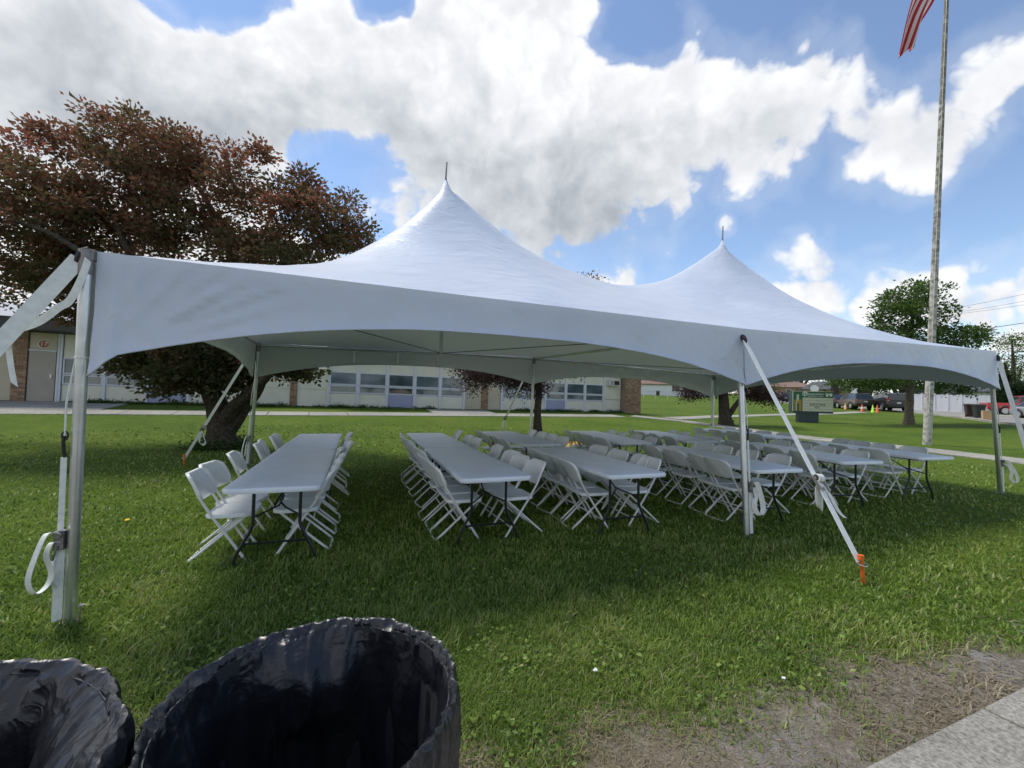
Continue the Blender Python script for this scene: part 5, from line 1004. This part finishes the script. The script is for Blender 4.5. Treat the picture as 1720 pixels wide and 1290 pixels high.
# ------------------------------------------------------------------ flagpole, flag, wires
fpB = gnd(1557, 747); zb = depth_of(fpB); fpT = at(1590, 0, zb); fdir = (fpT-fpB).normalized(); fpTop = fpT+fdir*3.2
M['pole'] = mat('flaking_paint', (.19, .165, .13), .8, col2=(.50, .49, .45), scale=6.5, bump=.6, bscale=14, detail=9)
for n_ in M['pole'].node_tree.nodes:
    if n_.bl_idname == 'ShaderNodeValToRGB':        # the paint has weathered away towards the top
        n_.color_ramp.elements[0].position = .30; n_.color_ramp.elements[1].position = .52; pt = M['pole'].node_tree; src = n_.inputs[0].links[0].from_socket
        tc_ = pt.nodes.new('ShaderNodeTexCoord'); sx_ = pt.nodes.new('ShaderNodeSeparateXYZ'); pt.links.new(tc_.outputs['Object'], sx_.inputs[0]); ma_ = pt.nodes.new('ShaderNodeMath'); ma_.operation = 'MULTIPLY_ADD'; pt.links.new(sx_.outputs['Z'], ma_.inputs[0]); ma_.inputs[1].default_value = -.013; pt.links.new(src, ma_.inputs[2]); pt.links.new(ma_.outputs[0], n_.inputs[0])
fp = thing('flagpole', 'tall leaning flagpole with flaking white paint behind the tables', 'flagpole', fpB); ln = (fpTop-fpB).length
mb = MB(); mb.tube([fdir*(ln*k/14)-Vector((0, 0, .1 if k == 0 else 0)) for k in range(15)], [.135-.08*k/14 for k in range(15)], 14); mb.build('shaft', M['pole'], fp)
mb = MB(); mb.lathe([(0, .22), (.08, .2), (.11, .11), (.08, .02), (0, 0)], 14, tuple(fdir*ln)); mb.build('finial', M['gold'], fp)
mb = MB(); mb.tube([fdir*1.2+Vector((-.13, -.07, 0)), fdir*(ln-.2)+Vector((-.07, -.03, 0))], .008, 5); mb.build('halyard', M['web'], fp)
def flag_material():
    m = bpy.data.materials.new('flag_cloth'); m.use_nodes = True; nt = m.node_tree; L = nt.links; b = nt.nodes['Principled BSDF']; b.inputs['Roughness'].default_value = .75
    def attr(n_): a = nt.nodes.new('ShaderNodeAttribute'); a.attribute_name = n_; return a.outputs['Fac']
    def mt(op, a, c): n = nt.nodes.new('ShaderNodeMath'); n.operation = op; L.new(a, n.inputs[0]); (L.new(c, n.inputs[1]) if hasattr(c, 'links') else setattr(n.inputs[1], 'default_value', c)); return n.outputs[0]
    st_ = mt('LESS_THAN', mt('MODULO', mt('MULTIPLY', attr('fv'), 6.5), 1.), .5); can = mt('MULTIPLY', mt('LESS_THAN', attr('fu'), .4), mt('GREATER_THAN', attr('fv'), 6/13))
    def mix(f, a, c):
        n = nt.nodes.new('ShaderNodeMix'); n.data_type = 'RGBA'; L.new(f, n.inputs[0])
        for i, q in ((6, a), (7, c)): (L.new(q, n.inputs[i]) if hasattr(q, 'links') else setattr(n.inputs[i], 'default_value', q))
        return n.outputs[2]
    c = mix(can, mix(st_, (.62, .60, .60, 1), (.40, .02, .035, 1)), (.02, .03, .12, 1)); L.new(c, b.inputs['Base Color'])
    tr = nt.nodes.new('ShaderNodeBsdfTranslucent'); L.new(c, tr.inputs[0]); mx = nt.nodes.new('ShaderNodeMixShader'); mx.inputs[0].default_value = .35; L.new(b.outputs[0], mx.inputs[1]); L.new(tr.outputs[0], mx.inputs[2]); L.new(mx.outputs[0], nt.nodes['Material Output'].inputs[0]); return m
h1 = fpB+fdir*(ln-.35)+Vector((-.09, -.04, 0)); h0 = h1-fdir*1.5
EL = smooth_path([h1, at(1556, -62, zb-.05), at(1528, 2, zb-.12), at(1503, 99, zb-.2)], 20); ER = smooth_path([h0, at(1573, -4, zb-.02), at(1549, 42, zb-.08), at(1533, 82, zb-.14)], 20)
nu, nv = 60, 36; v = []; fu = []; fv = []
for i in range(nu+1):
    u = i/nu
    for j in range(nv+1):
        q = j/nv; p_ = ER[i].lerp(EL[i], q)+Vector(CF)*(.22*u*math.sin(q*9.5+u*2.2))+Vector(CR)*(.05*u*math.cos(q*12+u*5))
        v.append(p_-h0); fu.append(u); fv.append(q)
mb = MB(); mb.add(v, [(i*(nv+1)+j, i*(nv+1)+j+1, (i+1)*(nv+1)+j+1, (i+1)*(nv+1)+j) for i in range(nu) for j in range(nv)]); fl_ = mb.build('flag', flag_material(), None, 0); fl_.location = h0
for nme, arr in (('fu', fu), ('fv', fv)): a = fl_.data.attributes.new(nme, 'FLOAT', 'POINT'); a.data.foreach_set('value', np.array(arr, np.float32))
tag(fl_, 'limp red and white striped flag hanging beside the top of the flagpole', 'flag')
for (y0, y1, r_, lab) in ((516, 494, .018, 'topmost thin black power line right of the green tree'), (524, 506, .016, 'second power line from the top, right of the green tree'), (527, 512, .016, 'third power line from the top, right of the green tree'), (557, 542.5, .035, 'thick black power line, lowest over the far right corner'), (563, 560, .016, 'faint lowest wire, almost level, at the far right')):
    a, b = at(1612, y0, 58), at(1720, y1, 50); d_ = b-a; P = [a-d_*.6, a, a.lerp(b, .5)-Vector((0, 0, .05)), b, b+d_*1.2, b+d_*3]; mb = MB(); mb.tube([p_-a for p_ in P], r_, 5); o_ = mb.build('power_line', M['black']); o_.location = a; tag(o_, lab, 'power line', 'overhead power lines')

# ------------------------------------------------------------------ grass, weeds and small things
def grass_blades(name, n, rmin, rmax, hmin, hmax, m, seed, keep, ang=R(68), wscale=1., flat=0.):
    r = np.random.default_rng(seed); u = r.uniform(1/rmax, 1/rmin, n); rr = 1/u; th = YAW+r.uniform(-ang, ang, n); x = CAM[0]+rr*np.sin(th); y = CAM[1]+rr*np.cos(th)
    ok = keep(x, y, r); x, y, rr = x[ok], y[ok], rr[ok]; n = len(x); z = terrain(x, y)
    clump = np.array([noise.noise(Vector((a*1.1, b*1.1, seed))) for a, b in zip(x, y)]); tuft = np.array([noise.noise(Vector((a*5, b*5, seed+4))) for a, b in zip(x, y)])
    h = r.uniform(hmin, hmax, n)*(1+.35*clump+.5*tuft); h = np.clip(h, .02, .2)
    w_ = (.0021+.0010*np.maximum(0, rr-2))*r.uniform(.7, 1.4, n)*wscale
    az = r.uniform(0, 6.283, n); lean = np.abs(r.normal(.45, .35, n))+.1+flat; d = np.stack([np.cos(az), np.sin(az)], 1); s = np.stack([-np.sin(az+r.normal(0, .6, n)), np.cos(az)], 1)
    b0 = np.stack([x, y, z-.004], 1); off1 = np.concatenate([d*(lean*h*.35)[:, None], (h*.62*np.clip(1-.22*lean, .15, 1))[:, None]], 1); off2 = np.concatenate([d*(lean*h*1.0)[:, None], (h*np.clip(1-.3*lean, .12, 1))[:, None]], 1); sw = np.concatenate([s*w_[:, None], np.zeros((n, 1))], 1)
    v = np.stack([b0-sw, b0+sw, b0+off1+sw*.85, b0+off1-sw*.85, b0+off2], 1).reshape(-1, 3); k = np.arange(n)*5; tri = np.stack([k, k+1, k+2, k, k+2, k+3, k+3, k+2, k+4], 1).reshape(-1)
    me = bpy.data.meshes.new(name); me.vertices.add(n*5); me.vertices.foreach_set('co', v.astype(np.float32).ravel()); me.loops.add(n*9); me.loops.foreach_set('vertex_index', tri.astype(np.int32)); me.polygons.add(n*3); me.polygons.foreach_set('loop_start', np.arange(0, n*9, 3, dtype=np.int32)); me.update(calc_edges=True)
    tone = np.clip(.45+.35*clump+.22*tuft+r.normal(0, .16, n)+(r.random(n) < .03)*.5, 0, 1); a = me.attributes.new('tone', 'FLOAT', 'POINT'); a.data.foreach_set('value', np.repeat(tone, 5).astype(np.float32)); me.materials.append(m)
    o = bpy.data.objects.new(name, me); COL.objects.link(o); tag(o, kind='stuff'); return o
M['blade'] = leaf_material('grass_blade', [(.075, .140, .024), (.135, .225, .040), (.205, .30, .056), (.29, .36, .080), (.42, .40, .19)], .35, .45)
M['straw'] = leaf_material('straw_blade', [(.13, .11, .06), (.22, .18, .11), (.31, .25, .16), (.39, .34, .25)], .2, .7)
def on_lawn(x, y, r): return (y+.25*r.normal(size=len(x))*.6 > dirt_edge(x)+.05+.22*np.sin(x*5.1)*np.sin(x*2.3+1)) & (np.abs(y+3.4) > .86)
def on_dirt(x, y, r): return (y > -2.53) & (y+.3*r.normal(size=len(x)) < dirt_edge(x)+.12)
grass_blades('grass', 440000, 1.3, 17, .028, .068, M['blade'], 3, on_lawn)
grass_blades('grass', 150000, 1.3, 7, .02, .045, M['straw'], 5, lambda x, y, r: on_dirt(x, y, r) & (r.random(len(x)) < .9), wscale=.7, flat=1.3)
grass_blades('grass', 14000, 1.3, 6, .03, .08, M['blade'], 6, lambda x, y, r: on_dirt(x, y, r) & (np.sin(x*3.7)*np.sin(y*6+x) > .15))
grass_blades('grass', 9000, 1.3, 6, .05, .11, M['straw'], 8, lambda x, y, r: on_lawn(x, y, r) & (r.random(len(x)) < .4), wscale=.7)
# broad clover and plantain leaves in the lawn
r_ = np.random.default_rng(12); n = 26000; u = r_.uniform(1/9, 1/1.3, n); rr = 1/u; th = YAW+r_.uniform(-R(68), R(68), n); x, y = CAM[0]+rr*np.sin(th), CAM[1]+rr*np.cos(th)
cl_ = np.array([noise.noise(Vector((a*1.8, b*1.8, 40))) for a, b in zip(x, y)]); ok = on_lawn(x, y, r_) & (cl_ > .08); x, y, rr = x[ok], y[ok], rr[ok]; n = len(x)
dd = np.stack([r_.normal(size=n), r_.normal(size=n), r_.uniform(-.1, .5, n)], 1); lf = blade_mesh('clover', np.stack([x, y, terrain(x, y)+r_.uniform(.015, .06, n)], 1), dd, r_.uniform(.015, .035, n)*(1+.06*rr), .75, .35+r_.normal(size=n)*.2, M['blade']); tag(lf, kind='stuff')
# weeds against the school wall and round the tree foot
def weeds(name, pts, n, hh, seed, m='leaf_green'):
    r = np.random.default_rng(seed); P = np.array([(p_.x, p_.y, tz(p_.x, p_.y)) for p_ in pts]); i = r.integers(0, len(P), n); q = P[i]+np.stack([r.normal(0, .16, n), r.normal(0, .07, n), np.abs(r.normal(0, hh, n))*np.repeat(r.uniform(.3, 1.3, len(P))[None], 1, 0)[0][i]], 1)
    o = blade_mesh(name, q, np.stack([r.normal(size=n), r.normal(size=n), r.uniform(.2, 1, n)], 1), r.uniform(.04, .10, n), .5, r.uniform(.1, .6, n), M[m]); tag(o, kind='stuff')
rw = random.Random(2); weeds('weeds', [FQ+fe*(fs(p_)+rw.uniform(-.1, .1))+fn*rw.uniform(.1, .5) for p_ in [rw.choice((rw.uniform(130, 350), rw.uniform(400, 740), rw.uniform(860, 1045))) for _ in range(150)]], 9000, .07, 3)
weeds('weeds', [B1+Vector((.45*math.cos(a), .4*math.sin(a), 0)) for a in np.linspace(0, 6.2, 26)], 2600, .14, 4)
dn = gnd(211, 888); t = thing('dandelion', 'single yellow dandelion in the grass left of the front table', 'flower', dn); mb = MB(); mb.tube([(0, 0, 0), (.01, 0, .05), (.012, .0, .085)], .003, 5); mb.build('stem', M['leaf_green'], t)
YEL = mat('dandelion_yellow', (.75, .50, .01), .7); mb = MB(); mb.lathe([(.0, .105), (.015, .104), (.026, .095), (.024, .086), (.0, .08)], 12, (.012, 0, 0)); mb.build('flower_head', YEL, t)
rp = random.Random(9)
def scrap(px, py, sz, label, m):
    p_ = gnd(px, py); mb = MB(); n = 9; pts = [(sz*rp.uniform(.5, 1.)*math.cos(6.283*k/n), sz*rp.uniform(.4, .9)*math.sin(6.283*k/n)) for k in range(n)]
    mb.rings(pts, [lambda x, y: (x, y, .035+.5*abs(noise.noise(Vector((x*60, y*60, px))))*sz), lambda x, y: (x*.97, y*.97, .039+.5*abs(noise.noise(Vector((x*60, y*60, px))))*sz)]); o = mb.build('paper_scrap', m, None, 20); o.location = p_; tag(o, label, 'litter')
PAP = mat('paper', (.75, .75, .76), .7)
scrap(1000, 1138, .022, 'crumpled white paper scrap in the grass by the bare patch', PAP); scrap(1316, 1154, .014, 'small white pebble like scrap at the edge of the bare soil', PAP)
# a bundle of tan and yellow covers on the ground among the tables
q0 = gnd(985, 752); bn = thing('tarp_bundle', 'crumpled grey and yellow tarp bundle lying between the table rows', 'tarp', (q0.x, q0.y, 0), .1)
def lump(name, c, rx, ry, rz, m, seed):
    mb = MB(); nu, nv = 26, 12; v = []
    for j in range(nv+1):
        f = j/nv*math.pi/2
        for i in range(nu): a = 6.283*i/nu; k = 1+.35*noise.noise(Vector((math.cos(a)*2.4, math.sin(a)*2.4, f*2+seed))); v.append((c[0]+rx*k*math.cos(a)*math.cos(f), c[1]+ry*k*math.sin(a)*math.cos(f), c[2]+max(0, rz*k*math.sin(f))))
    mb.add(v, [(j*nu+i, j*nu+(i+1) % nu, (j+1)*nu+(i+1) % nu, (j+1)*nu+i) for j in range(nv) for i in range(nu)]); return mb.build(name, m, bn, 25)
lump('tarp', (.6, .2, 0), 1.1, .5, .22, mat('tarp_grey', (.16, .15, .14), .7, var=.2), 1); lump('strap_pile', (-.5, 0, 0), .45, .3, .20, mat('strap_yellow', (.42, .26, .03), .6, var=.2), 5); lump('cover', (.0, -.1, 0), .4, .3, .16, mat('cover_pink', (.42, .27, .20), .7, var=.2), 8)
